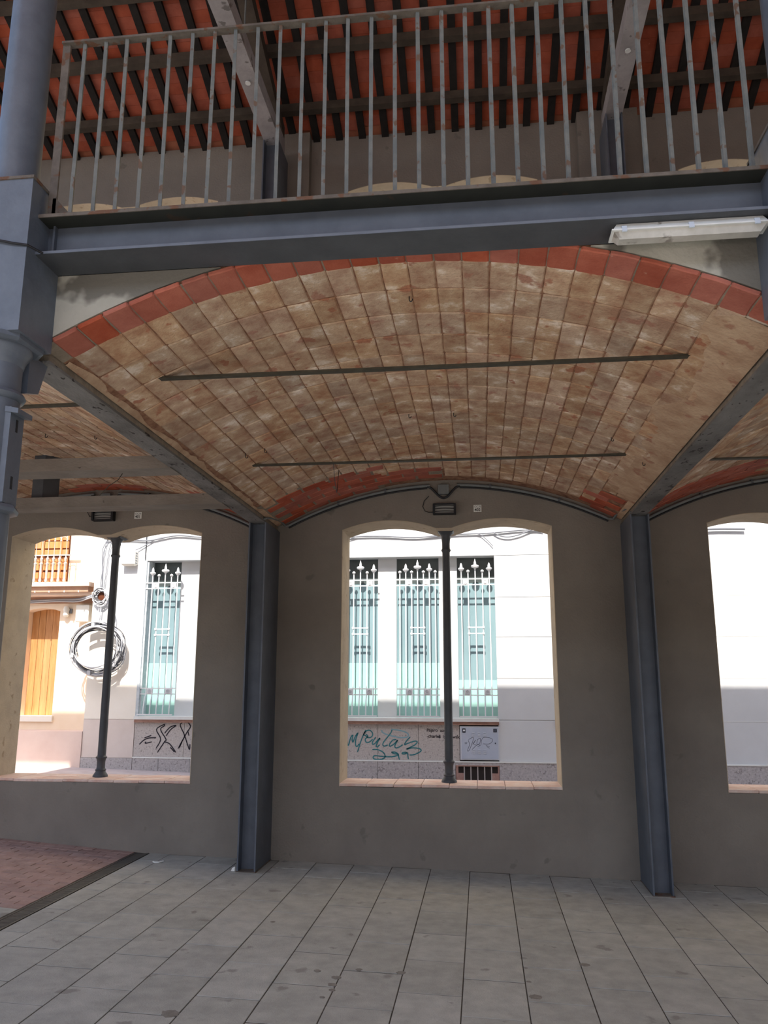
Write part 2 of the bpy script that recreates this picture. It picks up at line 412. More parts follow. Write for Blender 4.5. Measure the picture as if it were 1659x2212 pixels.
# dark blots along the joints
for i, (x, y, s_) in enumerate(((-0.98, -2.93, .022), (-0.845, -3.02, .03), (-0.85, -3.14, .028), (-0.835, -3.22, .02), (-0.87, -3.34, .016), (-0.47, -2.86, .03), (-0.73, -2.86, .022), (0.69, -2.48, .035), (0.305, -2.62, .016), (0.31, -2.86, .018), (0.335, -3.1, .04), (-1.62, -3.72, .05), (-1.50, -2.0, .02))):
    rr = random.Random(i); n_ = 19; V = [(x + s_ * (0.75 + .35 * rr.random()) * math.cos(6.283 * k / n_), y + s_ * (0.75 + .35 * rr.random()) * math.sin(6.283 * k / n_)) for k in range(n_)]
    V3 = [(a_, b_, floor_z(a_) + .0016) for a_, b_ in V] + [(a_, b_, floor_z(a_) - .002) for a_, b_ in V]
    MB().add(V3, [tuple(range(n_))] + [(k, n_ + k, n_ + (k + 1) % n_, (k + 1) % n_) for k in range(n_)]).build('stain', M_STAIN, floor)
# drain channel
dr = thing('drain_grate', (-3.35, -1.3, floor_z(-3.35)), 'long dark slotted drain grate between red brick and grey pavers', 'drain')
zf = floor_z(-3.35)
MB().box(-3.425, -3.41, -5.2, -0.02, zf - 0.03, zf + 0.002).build('side_rail', M_GRATE, dr)
MB().box(-3.29, -3.275, -5.2, -0.02, zf - 0.03, zf + 0.002).build('side_rail', M_GRATE, dr)
t = MB(); t.box(-0.06, 0.06, -0.008, 0.008, -0.015, 0.0); slat_me = mesh_of(t, 'slat', M_GRATE)
for i in range(170):
    piece('slat', slat_me, dr, (-3.35, -0.04 - i * 0.03, zf))
# ground around the hall
MB().box(-60, 60, -32, -13.0, -0.9, -0.25).build('plaza', M_SIDEWALK, kind='structure', label='open paved ground outside the hall')
MB().box(-60, -12, -13, 0.47, -0.9, 0.5).build('side_ground', M_SIDEWALK, kind='structure', label='paved ground beyond the open end of the hall')

MB().box(-60, 60, -40, -32.0, -0.9, 11.0).build('unseen_houses', M_FARHOUSE, kind='structure', label='unseen block of houses added behind the hall to cut low sky light')  # out of view, added to block the low sky behind the camera
MB().box(9.2, 9.6, -13, 0.47, -0.9, 10.0).build('added_wall_right', M_PLASTER, kind='structure', label='plastered end wall of the hall')  # out of view, added to darken the hall from the right

# ------------------------------------------------------------------ back wall with paired arched openings
def arch_top(x, off, base, rise):
    x = x - off
    if x < -0.37: m, h = (XL - 0.37) / 2, (-0.37 - XL) / 2
    elif x > -0.21: m, h = (XR - 0.21) / 2, (XR + 0.21) / 2
    else: return base
    return base + rise * max(0.0, 1 - ((x - m) / h) ** 2)
WX0, WX1 = -7.1, 9.2
cuts = [WX0]
for b in (-1, 0, 1):
    o_ = b * BAY
    seg = [XL + i * (-0.37 - XL) / 16 for i in range(17)] + [-0.21 + i * (XR + 0.21) / 16 for i in range(17)]
    cuts += [s_ + o_ for s_ in seg]
cuts.append(WX1)
mb = MB()
def q2(x0, x1, za0, za1, zb0, zb1):     # slab of wall between heights a (bottom) and b (top) at x0 / x1
    mb.hexa([(x0, 0, za0), (x1, 0, za1), (x1, WT, za1), (x0, WT, za0), (x0, 0, zb0), (x1, 0, zb1), (x1, WT, zb1), (x0, WT, zb0)])
USILL, UTOP = 4.95, 7.317
for i in range(len(cuts) - 1):
    a, b = cuts[i], cuts[i + 1]; mid = (a + b) / 2
    off = None
    for k in (-1, 0, 1):
        if XL + k * BAY < mid < XR + k * BAY: off = k * BAY
    if off is None:
        q2(a, b, -0.7, -0.7, 8.04, 8.04)
    else:
        q2(a, b, -0.7, -0.7, ZS - 0.03, ZS - 0.03)
        q2(a, b, arch_top(a, off, ZT, .093), arch_top(b, off, ZT, .093), USILL, USILL)
        q2(a, b, arch_top(a, off, UTOP, .09), arch_top(b, off, UTOP, .09), 8.04, 8.04)
wall = mb.build('wall_back', M_PLASTER, kind='structure', label='grey-beige plastered wall with paired arched openings')
for k in range(-1, 3):
    xc = -2.1215 + BAY * k
    MB().box(xc - 0.32, xc + 0.34, -0.12, 0.02, 3.97, 8.05).build('pilaster', M_PLASTER, wall)
# window linings, sills
sill_src = MB(); sill_src.bbox(-0.134, 0.134, -0.118, 0.118, -0.028, 0.0, 0.004); sill_me = mesh_of(sill_src, 'sill_tile', M_SILL)
def lining(name, off, sill, top, rise, label):
    out = []; inn = []; th = 0.006
    seg = [XL + i * (-0.37 - XL) / 16 for i in range(17)] + [-0.21 + i * (XR + 0.21) / 16 for i in range(17)]
    pts = [(XL, sill)] + [(x, arch_top(x + off, off, top, rise)) for x in seg] + [(XR, sill)]
    cx, cz = (XL + XR) / 2, (sill + top) / 2
    mbb = MB()
    ins = []
    for i, (x, z) in enumerate(pts):
        nx = th if x <= XL + 1e-6 else (-th if x >= XR - 1e-6 else 0)
        nz = -th if 0 < i < len(pts) - 1 else 0
        ins.append((x + nx, z + nz))
    for i in range(len(pts) - 1):
        (xa, za), (xb, zb) = pts[i], pts[i + 1]; (ya, wa), (yb, wb) = ins[i], ins[i + 1]
        mbb.hexa([(xa + off, -0.002, za), (xb + off, -0.002, zb), (xb + off, WT + .004, zb), (xa + off, WT + .004, za),
                  (ya + off, -0.002, wa), (yb + off, -0.002, wb), (yb + off, WT + .004, wb), (ya + off, WT + .004, wa)])
    return mbb.build(name, M_REVEAL, kind='structure', label=label)
wl = ['arched double opening at the left with a dark colonnette in the middle', 'central arched double opening with a dark colonnette in the middle', 'arched double opening at the right edge']
for n_, k in enumerate((-1, 0, 1)):
    w_ = lining('window_%d' % (n_ + 1), k * BAY, ZS - 0.03, ZT, .093, wl[n_])
    for i in range(8):
        for j in range(2):
            piece('sill_tile', sill_me, w_, (XL + 0.1365 + i * 0.2725 + k * BAY, 0.114 + j * 0.238, ZS + rnd.uniform(-.002, .002)), (rnd.uniform(-.006, .006), rnd.uniform(-.006, .006), 0))
    lining('window_%d' % (n_ + 4), k * BAY, USILL, UTOP, .09, wl[n_] + ' on the upper floor')
# colonnettes in the lower openings
def colonnette(x, label):
    t = thing('colonnette', (x, 0.235, ZS), label, 'column', 'colonnettes in the window openings')
    MB().lathe([(0.078, 0.781), (0.078, 0.795), (0.066, 0.815), (0.052, 0.835), (0.050, 0.842)], x, 0.235, 24).build('base', M_STEELD, t)
    MB().lathe([(0.050, 0.842), (0.057, 0.849), (0.057, 0.856), (0.046, 0.866), (0.043, 0.880), (0.043, 0.94), (0.050, 0.965), (0.058, 0.975), (0.058, 0.985), (0.046, 0.995), (0.0425, 1.005)], x, 0.235, 24).build('pedestal_ring', M_STEELD, t)
    MB().lathe([(0.0425, 1.005), (0.0425, 2.0), (0.0405, 3.08), (0.0405, 3.12), (0.050, 3.135), (0.052, 3.142), (0.042, 3.160), (0.042, 3.215)], x, 0.235, 24).build('shaft', M_STEELD, t)
    MB().lathe([(0.042, 3.215), (0.045, 3.25), (0.050, 3.272), (0.048, 3.285), (0.060, 3.305), (0.072, 3.32), (0.074, 3.326)], x, 0.235, 24).build('capital', M_STEELD, t)
    MB().hexa([(x - .072, .16, 3.326), (x + .072, .16, 3.326), (x + .072, .31, 3.326), (x - .072, .31, 3.326), (x - .09, .13, 3.345), (x + .09, .13, 3.345), (x + .09, .34, 3.345), (x - .09, .34, 3.345)]).build('abacus', M_STEELD, t)
    return t
colonnette(-0.279, 'dark cast iron colonnette in the middle of the central opening')
colonnette(-0.255 - BAY, 'dark cast iron colonnette in the middle of the left opening')

# ------------------------------------------------------------------ vaults of flat tiles
def arc_solid(mbt, off, ra, rb, s0, s1, y0, y1, n):
    for i in range(n):
        a = (s0 + (s1 - s0) * i / n) / RV; b = (s0 + (s1 - s0) * (i + 1) / n) / RV
        def P(an, r, y): return (X0 + off + r * math.sin(an), y, ZC - RV + r * math.cos(an))
        mbt.hexa([P(a, ra, y0), P(b, ra, y0), P(b, ra, y1), P(a, ra, y1), P(a, rb, y0), P(b, rb, y0), P(b, rb, y1), P(a, rb, y1)])
SMAX = math.asin(HALF / RV) * RV
TW, TL = 0.139, 0.293
def tile_variants(w, l, m, name, n=5, rag=0.0028, cut=0.007):
    out = []
    for k in range(n):
        rr = random.Random(100 + k); t = MB(); P = []
        for i in range(12):          # irregular hand-made outline, three points a side with clipped corners
            sd, u = divmod(i, 3)
            a = (-w / 2 + cut + (w - 2 * cut) * u / 2, -l / 2) if sd == 0 else (w / 2, -l / 2 + cut + (l - 2 * cut) * u / 2) if sd == 1 else (w / 2 - cut - (w - 2 * cut) * u / 2, l / 2) if sd == 2 else (-w / 2, l / 2 - cut - (l - 2 * cut) * u / 2)
            P.append((a[0] + rr.uniform(-rag, rag), a[1] + rr.uniform(-rag, rag)))
        V = [(x * .90, y * .955, 0.0) for x, y in P] + [(x, y, 0.0055) for x, y in P] + [(x, y, 0.020) for x, y in P]
        F = [tuple(range(12))[::-1], tuple(range(24, 36))]
        for r_ in range(2):
            for i in range(12):
                j = (i + 1) % 12; F.append((r_ * 12 + i, r_ * 12 + j, r_ * 12 + 12 + j, r_ * 12 + 12 + i))
        t.add(V, F); out.append((t, mesh_of(t, name, m)))
    return out
TV = tile_variants(TW - .006, TL - .010, M_TILE, 'vault_tile')
RVT = tile_variants(TW - .006, 0.209, M_TILE_RED, 'red_tile')
RBK = tile_variants(0.268, 0.138, M_TILE_RED, 'red_tile')
def red_zone(x, y, b):
    if b == 0:
        if x < -0.9: return y > -0.87
        if x < -0.28: return -0.60 < y < -0.15
        if x > 1.18: return y > -0.72
        return False
    if b == -1: return (x > 0.9 and y > -0.72) or (-0.6 < x < 0.2 and y > -0.29)
    return x < -0.9 and y > -0.85
vault_labels = {-1: 'left vault of flat tiles, partly hidden by cross beams', 0: 'big central barrel vault of worn tan tiles', 1: 'right vault of tan tiles cut by the picture edge'}
for b in (-1, 0, 1):
    off = b * BAY
    mb = MB(); arc_solid(mb, off, RV + 0.0075, RV + 0.05, -SMAX, SMAX, YF + 0.02, 0.0, 40)
    vt = mb.build('ceiling_vault', M_MORTAR, kind='structure', label=vault_labels[b])
    mb = MB(); arc_solid(mb, off, RV + 0.002, RV + 0.0055, -SMAX, SMAX, YF + 0.012, -4.588, 40); mb.build('joint_mortar', M_GREYMORTAR, vt)
    if b == 0:
        sl = lambda x: math.asin((x - X0) / RV) * RV
        mb = MB(); arc_solid(mb, 0, RV + .002, RV + .0055, -SMAX, sl(-0.9), -0.93, 0, 12); arc_solid(mb, 0, RV + .002, RV + .0055, sl(-0.9), sl(-0.28), -0.58, -0.13, 6); mb.build('joint_mortar', M_GREYMORTAR, vt, kind='stuff')
    cand = []
    def put(var, s, y, lift=0.0, rz=0.0):
        a = (s + rnd.uniform(-.0015, .0015)) / RV; r = RV - lift + rnd.uniform(-.0015, .0015)
        loc = (X0 + off + r * math.sin(a), y + rnd.uniform(-.003, .003), ZC - RV + r * math.cos(a))
        cand.append((var, loc, (rnd.uniform(-.006, .006), a + rnd.uniform(-.012, .012), rz + rnd.uniform(-.010, .010))))
    nk = int(SMAX / TW) + 1
    for k in range(-nk, nk):
        s = 0.010 + TW * k + TW / 2
        if abs(s) > SMAX - 0.05: continue
        put(rnd.choice(RVT), s, (YF + -4.585) / 2, 0.006)
        for j in range(16):
            y = -4.585 + TL * (j + 0.5)
            if y > -0.05: continue
            x = X0 + RV * math.sin(s / RV)
            if red_zone(x, y, b): continue
            put(rnd.choice(TV), s, y)
    for j in range(7):
        y = -0.07 - 0.145 * j
        for k in range(-8, 8):
            s = 0.276 * k + (0.138 if j % 2 else 0.0)
            if abs(s) > SMAX - 0.1: continue
            x = X0 + RV * math.sin(s / RV)
            if red_zone(x, y, b) and (x < 1.45): put(rnd.choice(RBK), s, y, 0.003)
    vis = [c for c in cand if in_view(c[1], 25)]
    vis.sort(key=lambda c: (Vector(c[1]) - CAM).length)
    keep = set(id(c) for c in vis[:300]); rest = {0: MB(), 1: MB()}
    for c in cand:
        var, loc, rot = c; red = var[1].name.startswith('red')
        if id(c) in keep:
            piece('red_tile' if red else 'vault_tile', var[1], vt, loc, rot)
        else:
            add_xform(rest[1 if red else 0], var[0], loc, rot[1])
    if rest[0].v: rest[0].build('far_vault_tiles', M_TILE, vt, kind='stuff')
    if rest[1].v: rest[1].build('far_red_tiles', M_TILE_RED, vt, kind='stuff')
    # skim plaster along the springing lines
    for sgn in (-1, 1):
        mb = MB(); ny = 60; nw = 6; V = []
        for i in range(ny + 1):
            y = -4.57 + 4.5 * i / ny
            wd = (0.30 if sgn > 0 else 0.035) + (0.10 if sgn > 0 else 0.02) * math.sin(i * 0.55 + b) * math.sin(i * 0.21 + 1.3) + rnd.uniform(-.025, .025) * (1 if sgn > 0 else .4)
            if i > ny * 0.82: wd = 0.06
            for k in range(nw + 1):
                s = sgn * (SMAX - wd * k / nw); d = -0.004 + 0.008 * (1 - (k / nw) ** 3)
                r = RV - d + rnd.uniform(-.0012, .0012)
                V.append((X0 + off + r * math.sin(s / RV), y, ZC - RV + r * math.cos(s / RV)))
        F = []
        for i in range(ny):
            for k in range(nw):
                a = i * (nw + 1) + k; q = (a, a + 1, a + nw + 2, a + nw + 1)
                F.append(q if sgn > 0 else q[::-1])
        mb.add(V, F); mb.build('skim_plaster', M_VPLASTER, vt, smooth=True)
    # spandrel face above the front arch
    zt = 3.76
    for sgn in (-1, 1):
        pts = []
        for i in range(17):
            s = sgn * (SMAX - i * SMAX / 16); x = X0 + off + (RV + .024) * math.sin(s / RV); z = ZC - RV + (RV + .024) * math.cos(s / RV)
            if z > zt: break
            pts.append((x, z))
        s = sgn * math.acos((zt - ZC + RV) / (RV + .024)) * RV
        pts.append((X0 + off + (RV + .024) * math.sin(s / RV), zt))
        xe = X0 + off + sgn * (HALF + 0.0)
        poly = pts + [(xe, zt)]
        if sgn < 0: poly = poly[::-1]
        MB().prism_y(poly[::-1], YF + 0.005, YF + 0.12).build('wall_spandrel', M_CONC, kind='structure', label='stained concrete spandrel beside the front arch, ' + ('left' if sgn < 0 else 'right') + ' of the ' + {-1: 'left', 0: 'central', 1: 'right'}[b] + ' vault')
MB().box(-5.95, 9.2, -4.79, 0.0, 3.905, 3.955).build('gallery_floor', M_CONC, kind='structure', label='concrete gallery floor slab above the vaults')

# iron tie bars under the vaults
zt = 3.525; half = math.sqrt(RV ** 2 - (zt - ZC + RV) ** 2)
tie_labels = {(0, 0): 'front thin iron tie bar across the central vault', (0, 1): 'rear thin iron tie bar across the central vault with a string hanging from it',
              (-1, 0): 'front iron tie bar under the left vault beside the column capital', (-1, 1): 'rear iron tie bar under the left vault', (1, 0): 'front iron tie bar under the right vault', (1, 1): 'rear iron tie bar under the right vault near the picture edge'}
for b in (-1, 0, 1):
    for i, y in enumerate((-3.97, -1.99)):
        if b == -1: y += 0.38 if i == 0 else 0.0
        if b == 1 and i == 1: y += 0.22
        xc = X0 + b * BAY
        MB().box(xc - half - .03, xc + half + .03, y - 0.022, y + 0.022, zt - 0.006, zt + 0.006).build('tie_bar', M_TIE, label=tie_labels[(b, i)], cat='tie bar', group='iron tie bars under the vaults')
# hooks left in the tiles
hooks = [(-0.282, -4.215, 'hook hanging near the crown of the central vault front'), (-0.458, -2.226, 'small hook left of centre in the middle of the central vault'), (-0.105, -2.218, 'small hook right of centre in the middle of the central vault'),
         (-1.614, -2.234, 'small hook above the left end of the rear tie bar'), (1.081, -2.27, 'small hook above the right end of the rear tie bar'), (1.357, -1.989, 'small hook beside the right end of the rear tie bar'),
         (-3.56, -2.108, 'left small hook in the left vault'), (-2.975, -2.385, 'right small hook in the left vault'), (-1.75, -2.3, 'leftmost small hook in the central vault')]
for x, y, lb in hooks:
    off = BAY * round((x - X0) / BAY); z = vault_z(x, off)
    pts = [(x, y, z + 0.01), (x, y, z - 0.020)] + [(x + 0.009 - 0.009 * math.cos(t_), y, z - 0.020 - 0.011 * math.sin(t_)) for t_ in (0.6, 1.2, 1.9, 2.6, 3.14)] + [(x + 0.018, y, z - 0.016)]
    MB().tube(pts, 0.003, 6).build('ceiling_hook', M_BLACK, label=lb, cat='hook', group='hooks in the vault tiles')
MB().tube([(-1.10, -1.99, 3.52), (-1.16, -1.6, 3.49), (-1.21, -1.2, 3.462), (-1.22, -1.05, vault_z(-1.22) - .004)], 0.003, 5).build('hanging_string', M_BLACK, label='thin dark string from the rear tie bar to the vault', cat='string')

# ------------------------------------------------------------------ steel: floor beams, columns, gallery edge
for k in range(-1, 3):
    xa = -2.205 + BAY * k; xb = xa + 0.156; xm = (xa + xb) / 2
    lb = {-1: 'steel floor beam beyond the left vault', 0: 'weathered steel floor beam between left and central vaults', 1: 'weathered steel floor beam between central and right vaults', 2: 'steel floor beam beyond the right vault'}[k]
    t = thing('floor_beam', (xm, -2.4, 3.329), lb, 'beam', 'steel beams carrying the vaults')
    MB().box(xa, xb, -4.72, 0.0, 3.329, 3.345).build('bottom_flange', M_FLANGE, t)
    MB().box(xm - .006, xm + .006, -4.72, 0.0, 3.345, 3.9).build('web', M_STEELD, t)
    MB().box(xa + 0.012, xb - 0.012, -4.70, -0.0, 3.345, 3.40).build('haunch_mortar', M_GREYMORTAR, t)
def h_column(name, k, z0, z1, lb, grp, bp=True):
    c = -2.2097 + BAY * k; w = 0.1763
    t = thing(name, (c + w / 2, -0.3, z0), lb, 'column', grp)
    MB().box(c, c + 0.014, -0.567, -0.003, z0, z1).build('flange', M_STEEL, t)
    MB().box(c + w - 0.014, c + w, -0.567, -0.003, z0, z1).build('flange', M_STEEL, t)
    MB().box(c + 0.014, c + w - 0.014, -0.462, -0.448, z0, z1).build('web', M_STEEL, t)
    if bp: MB().box(c - 0.006, c + w + 0.006, -0.58, -0.003, z0 - 0.02, z0 + 0.008).build('base_plate', M_RUST, t)
for k, lb in ((0, 'blue-grey steel column left of the central opening'), (1, 'blue-grey steel column right of the central opening'), (-1, 'blue-grey steel column at the left end of the wall')):
    h_column('steel_column', k, floor_z(-2.12 + BAY * k), 3.329, lb, 'steel columns against the back wall')
    h_column('gallery_column', k, 3.955, 7.66, lb.replace('steel column', 'upper steel column').replace('of the central opening', 'on the gallery'), 'upper steel columns on the gallery', False)

# gallery edge beam
def edge_beam(xa, xb, lb):
    t = thing('edge_beam', ((xa + xb) / 2, -4.9, 3.76), lb, 'beam', 'steel beams along the gallery edge')
    MB().box(xa, xb, -5.01, -4.8, 3.76, 3.774).build('bottom_flange', M_STEELD, t)
    MB().box(xa, xb, -5.0125, -5.01, 3.761, 3.7745).build('sky_lit_edge', M_IRON, t)  # lighter strip, paints the sky light on the front of the flange
    MB().box(xa, xb, -4.91, -4.895, 3.774, 3.953).build('web', M_STEEL, t)
    MB().box(xa, xb, -5.01, -4.8, 3.953, 3.967).build('top_flange', M_FLTOP, t)
    MB().box(xa, xb, -5.016, -5.010, 3.952, 3.969).build('rusty_lip', M_RUST, t)
    MB().box(xa + 0.035, xa + 0.045, -4.935, -4.91, 3.774, 3.953).build('stiffener', M_STEEL, t)
    return t
CX = [-2.18 + BAY * k for k in (-1, 0, 1, 2)]
edge_beam(CX[1] + 0.18, CX[2] - 0.18, 'long blue-grey steel beam carrying the gallery railing')
edge_beam(CX[0] + 0.18, CX[1] - 0.18, 'steel gallery beam left of the round column')
edge_beam(CX[2] + 0.18, CX[3] - 0.18, 'steel gallery beam right of the picture')

# cast iron columns at the gallery edge
def iron_column(x, lb):
    y = -4.94
    t = thing('iron_column', (x, y, floor_z(x)), lb, 'column', 'cast iron columns at the gallery edge')
    MB().lathe([(0.104, 4.13), (0.104, 6.0), (0.103, 9.3)], x, y, 32).build('upper_shaft', M_IRON, t)
    bx = MB().box(x - 0.18, x + 0.18, -5.085, -4.795, 3.345, 4.125).build('box_head', M_IRON, t)
    MB().box(x - 0.186, x + 0.186, -5.092, -4.79, 4.118, 4.132).build('head_rim', M_RUST, bx)
    t2 = MB()
    ring = lambda a, c, z: [(x - a, y - a + c, z), (x - a + c, y - a, z), (x + a - c, y - a, z), (x + a, y - a + c, z), (x + a, y + a - c, z), (x + a - c, y + a, z), (x - a + c, y + a, z), (x - a, y + a - c, z)]
    V = ring(.150, .06, 3.315) + ring(.165, .06, 3.325) + ring(.165, .06, 3.345)
    F = [tuple(range(8))[::-1], tuple(range(16, 24))]
    for q in range(2):
        for i in range(8): F.append((q * 8 + i, q * 8 + (i + 1) % 8, q * 8 + 8 + (i + 1) % 8, q * 8 + 8 + i))
    t2.add(V, F); t2.build('abacus', M_IRON, t)
    MB().lathe([(0.113, 3.225), (0.118, 3.232), (0.122, 3.25), (0.132, 3.275), (0.150, 3.30), (0.150, 3.315)], x, y, 32).build('capital', M_IRON, t)
    MB().lathe([(0.113, 3.10), (0.113, 3.225)], x, y, 32).build('neck', M_IRON, t)
    MB().lathe([(0.113, 3.055), (0.130, 3.062), (0.139, 3.078), (0.130, 3.094), (0.113, 3.10)], x, y, 32).build('collar', M_IRON, t)
    MB().lathe([(0.125, floor_z(x)), (0.120, 2.0), (0.114, 3.055)], x, y, 32).build('shaft', M_IRON, t)
    # clasp plate bolted on the right-hand side of the shaft
    pl = MB().box(x + 0.095, x + 0.128, y - 0.055, y + 0.055, 2.56, 3.01).build('clasp_plate', M_IRON, t)
    MB().hexa([(x + .10, y - .06, 2.985), (x + .165, y - .06, 2.975), (x + .165, y + .06, 2.975), (x + .10, y + .06, 2.985), (x + .10, y - .06, 3.012), (x + .165, y - .06, 2.998), (x + .165, y + .06, 2.998), (x + .10, y + .06, 3.012)]).build('clasp_lip', M_IRON, pl)
    MB().box(x + 0.127, x + 0.1295, y - 0.008, y + 0.008, 2.90, 2.96).build('bolt_slot', M_BLACK, pl)
    MB().box(x + 0.127, x + 0.1295, y - 0.008, y + 0.008, 2.63, 2.69).build('bolt_slot', M_BLACK, pl)
    MB().lathe([(0.126, 2.515), (0.152, 2.525), (0.158, 2.54), (0.150, 2.556), (0.122, 2.565)], x, y, 8).build('lower_collar', M_IRON, t)
    MB().hexa([(x + .06, y + .10, 3.13), (x + .10, y + .10, 3.13), (x + .10, y + .20, 3.16), (x + .06, y + .20, 3.16), (x + .06, y + .10, 3.33), (x + .10, y + .10, 3.33), (x + .10, y + .26, 3.33), (x + .06, y + .26, 3.33)]).build('bracket', M_IRON, t)
    return t
iron_column(CX[1], 'round grey cast iron column with square head at the left')
iron_column(CX[2], 'round grey cast iron column at the right picture edge')
MB().tube([(CX[1] - .10, -5.098, 3.86), (CX[1] + .02, -5.098, 3.80), (CX[1] + 0.12, -5.096, 3.775), (CX[1] + .185, -5.09, 3.765), (CX[1] + .23, -5.03, 3.752)], 0.006, 8).build('cable', M_BLACK, label='black cable draped across the square head of the left column', cat='cable')

# gallery railing
rail = thing('gallery_railing', (-0.3, -4.95, 3.967), 'rusty grey metal railing with thin upright bars along the gallery', 'railing')
YB = -4.95
MB().box(-1.992, CX[2] - 0.10, YB - 0.022, YB + 0.022, 4.964, 4.976).build('top_rail', M_RUST, rail)
MB().box(-1.992, -1.952, YB - 0.006, YB + 0.006, 3.967, 4.964).build('end_post', M_RUST, rail)
MB().prism_y([(-1.97, 3.967), (-1.86, 3.967), (-1.86, 3.985), (-1.955, 4.09), (-1.97, 4.09)], YB - 0.006, YB + 0.004).build('gusset', M_RUST, rail)
t = MB(); t.box(-0.0085, 0.0085, -0.0085, 0.0085, 0.0, 0.997); bal_me = mesh_of(t, 'baluster', M_BALU)
for k in range(29):
    piece('baluster', bal_me, rail, (-1.876 + 0.1137 * k + rnd.uniform(-.002, .002), YB, 3.967), (rnd.uniform(-.003, .003), rnd.uniform(-.003, .003), 0.25))

# fluorescent batten under the edge beam
t = thing('tube_light', (1.01, -4.93, 3.67), 'white fluorescent tube light fixed under the gallery beam', 'lamp')
xa, xb = 0.685, 1.345
MB().hexa([(xa, -4.978, 3.724), (xb, -4.978, 3.724), (xb, -4.882, 3.724), (xa, -4.882, 3.724), (xa + .02, -4.965, 3.758), (xb - .02, -4.965, 3.758), (xb - .02, -4.895, 3.758), (xa + .02, -4.895, 3.758)]).build('housing', M_WHITEPL, t)
MB().hexa([(xa + .03, -4.955, 3.690), (xb - .03, -4.955, 3.690), (xb - .03, -4.905, 3.690), (xa + .03, -4.905, 3.690), (xa + .006, -4.972, 3.7225), (xb - .006, -4.972, 3.7225), (xb - .006, -4.888, 3.7225), (xa + .006, -4.888, 3.7225)]).build('diffuser', M_DIFF, t)
MB().box(xa - 0.004, xb + 0.004, -4.983, -4.877, 3.720, 3.727).build('seal_rim', M_WHITEPL, t)
for xc in (0.735, 1.02, 1.295):
    MB().hexa([(xc - .011, -4.987, 3.712), (xc + .011, -4.987, 3.712), (xc + .011, -4.978, 3.712), (xc - .011, -4.978, 3.712), (xc - .011, -4.979, 3.742), (xc + .011, -4.979, 3.742), (xc + .011, -4.969, 3.742), (xc - .011, -4.969, 3.742)]).build('clip', M_CLIP, t)
MB().lathe([(0.016, xb - .01), (0.016, xb + .02), (0.010, xb + .022), (0.010, xb + .06)], -4.93, 3.738, 14, 'x').build('cable_gland', M_WHITEPL, t)
for xc in (0.80, 1.24):
    MB().box(xc - .02, xc + .02, -4.96, -4.90, 3.755, 3.761).build('mounting_clip', M_STEELD, t)

# left bay: two cross beams and a stub post
for ya, lb in ((-2.73, 'front grey cross beam under the left vault'), (-1.49, 'rear grey cross beam under the left vault')):
    t = thing('cross_beam', (-4.0, ya + .11, 3.33), lb, 'beam', 'grey cross beams under the left vault')
    MB().box(-5.76, -2.19, ya, ya + 0.225, 3.322, 3.334).build('bottom_plate', M_BEAMGREY, t)
    MB().box(-5.76, -2.19, ya, ya + 0.014, 3.334, 3.42).build('front_plate', M_BEAMGREY, t)
    MB().box(-5.76, -2.19, ya + 0.211, ya + 0.225, 3.334, 3.42).build('rear_plate', M_BEAMGREY, t)
t = thing('stub_post', (-3.95, -1.38, 3.42), 'short grey post between the rear cross beam and the left vault', 'post')
MB().box(-4.05, -3.96, -1.41, -1.395, 3.42, 3.86).build('front_plate', M_STEELD, t)
MB().hexa([(-3.96, -1.41, 3.42), (-3.945, -1.41, 3.42), (-3.845, -1.30, 3.42), (-3.86, -1.29, 3.42), (-3.96, -1.41, 3.86), (-3.945, -1.41, 3.86), (-3.845, -1.30, 3.86), (-3.86, -1.29, 3.86)]).build('side_plate', M_STEELD, t)
MB().tube([(-2.62, -2.60, 3.322), (-2.64, -2.62, 3.27), (-2.72, -2.60, 3.23), (-2.80, -2.58, 3.16)], 0.003, 5).build('loose_wire', M_TIE, label='thin frayed wires hanging from the front cross beam', cat='wire')

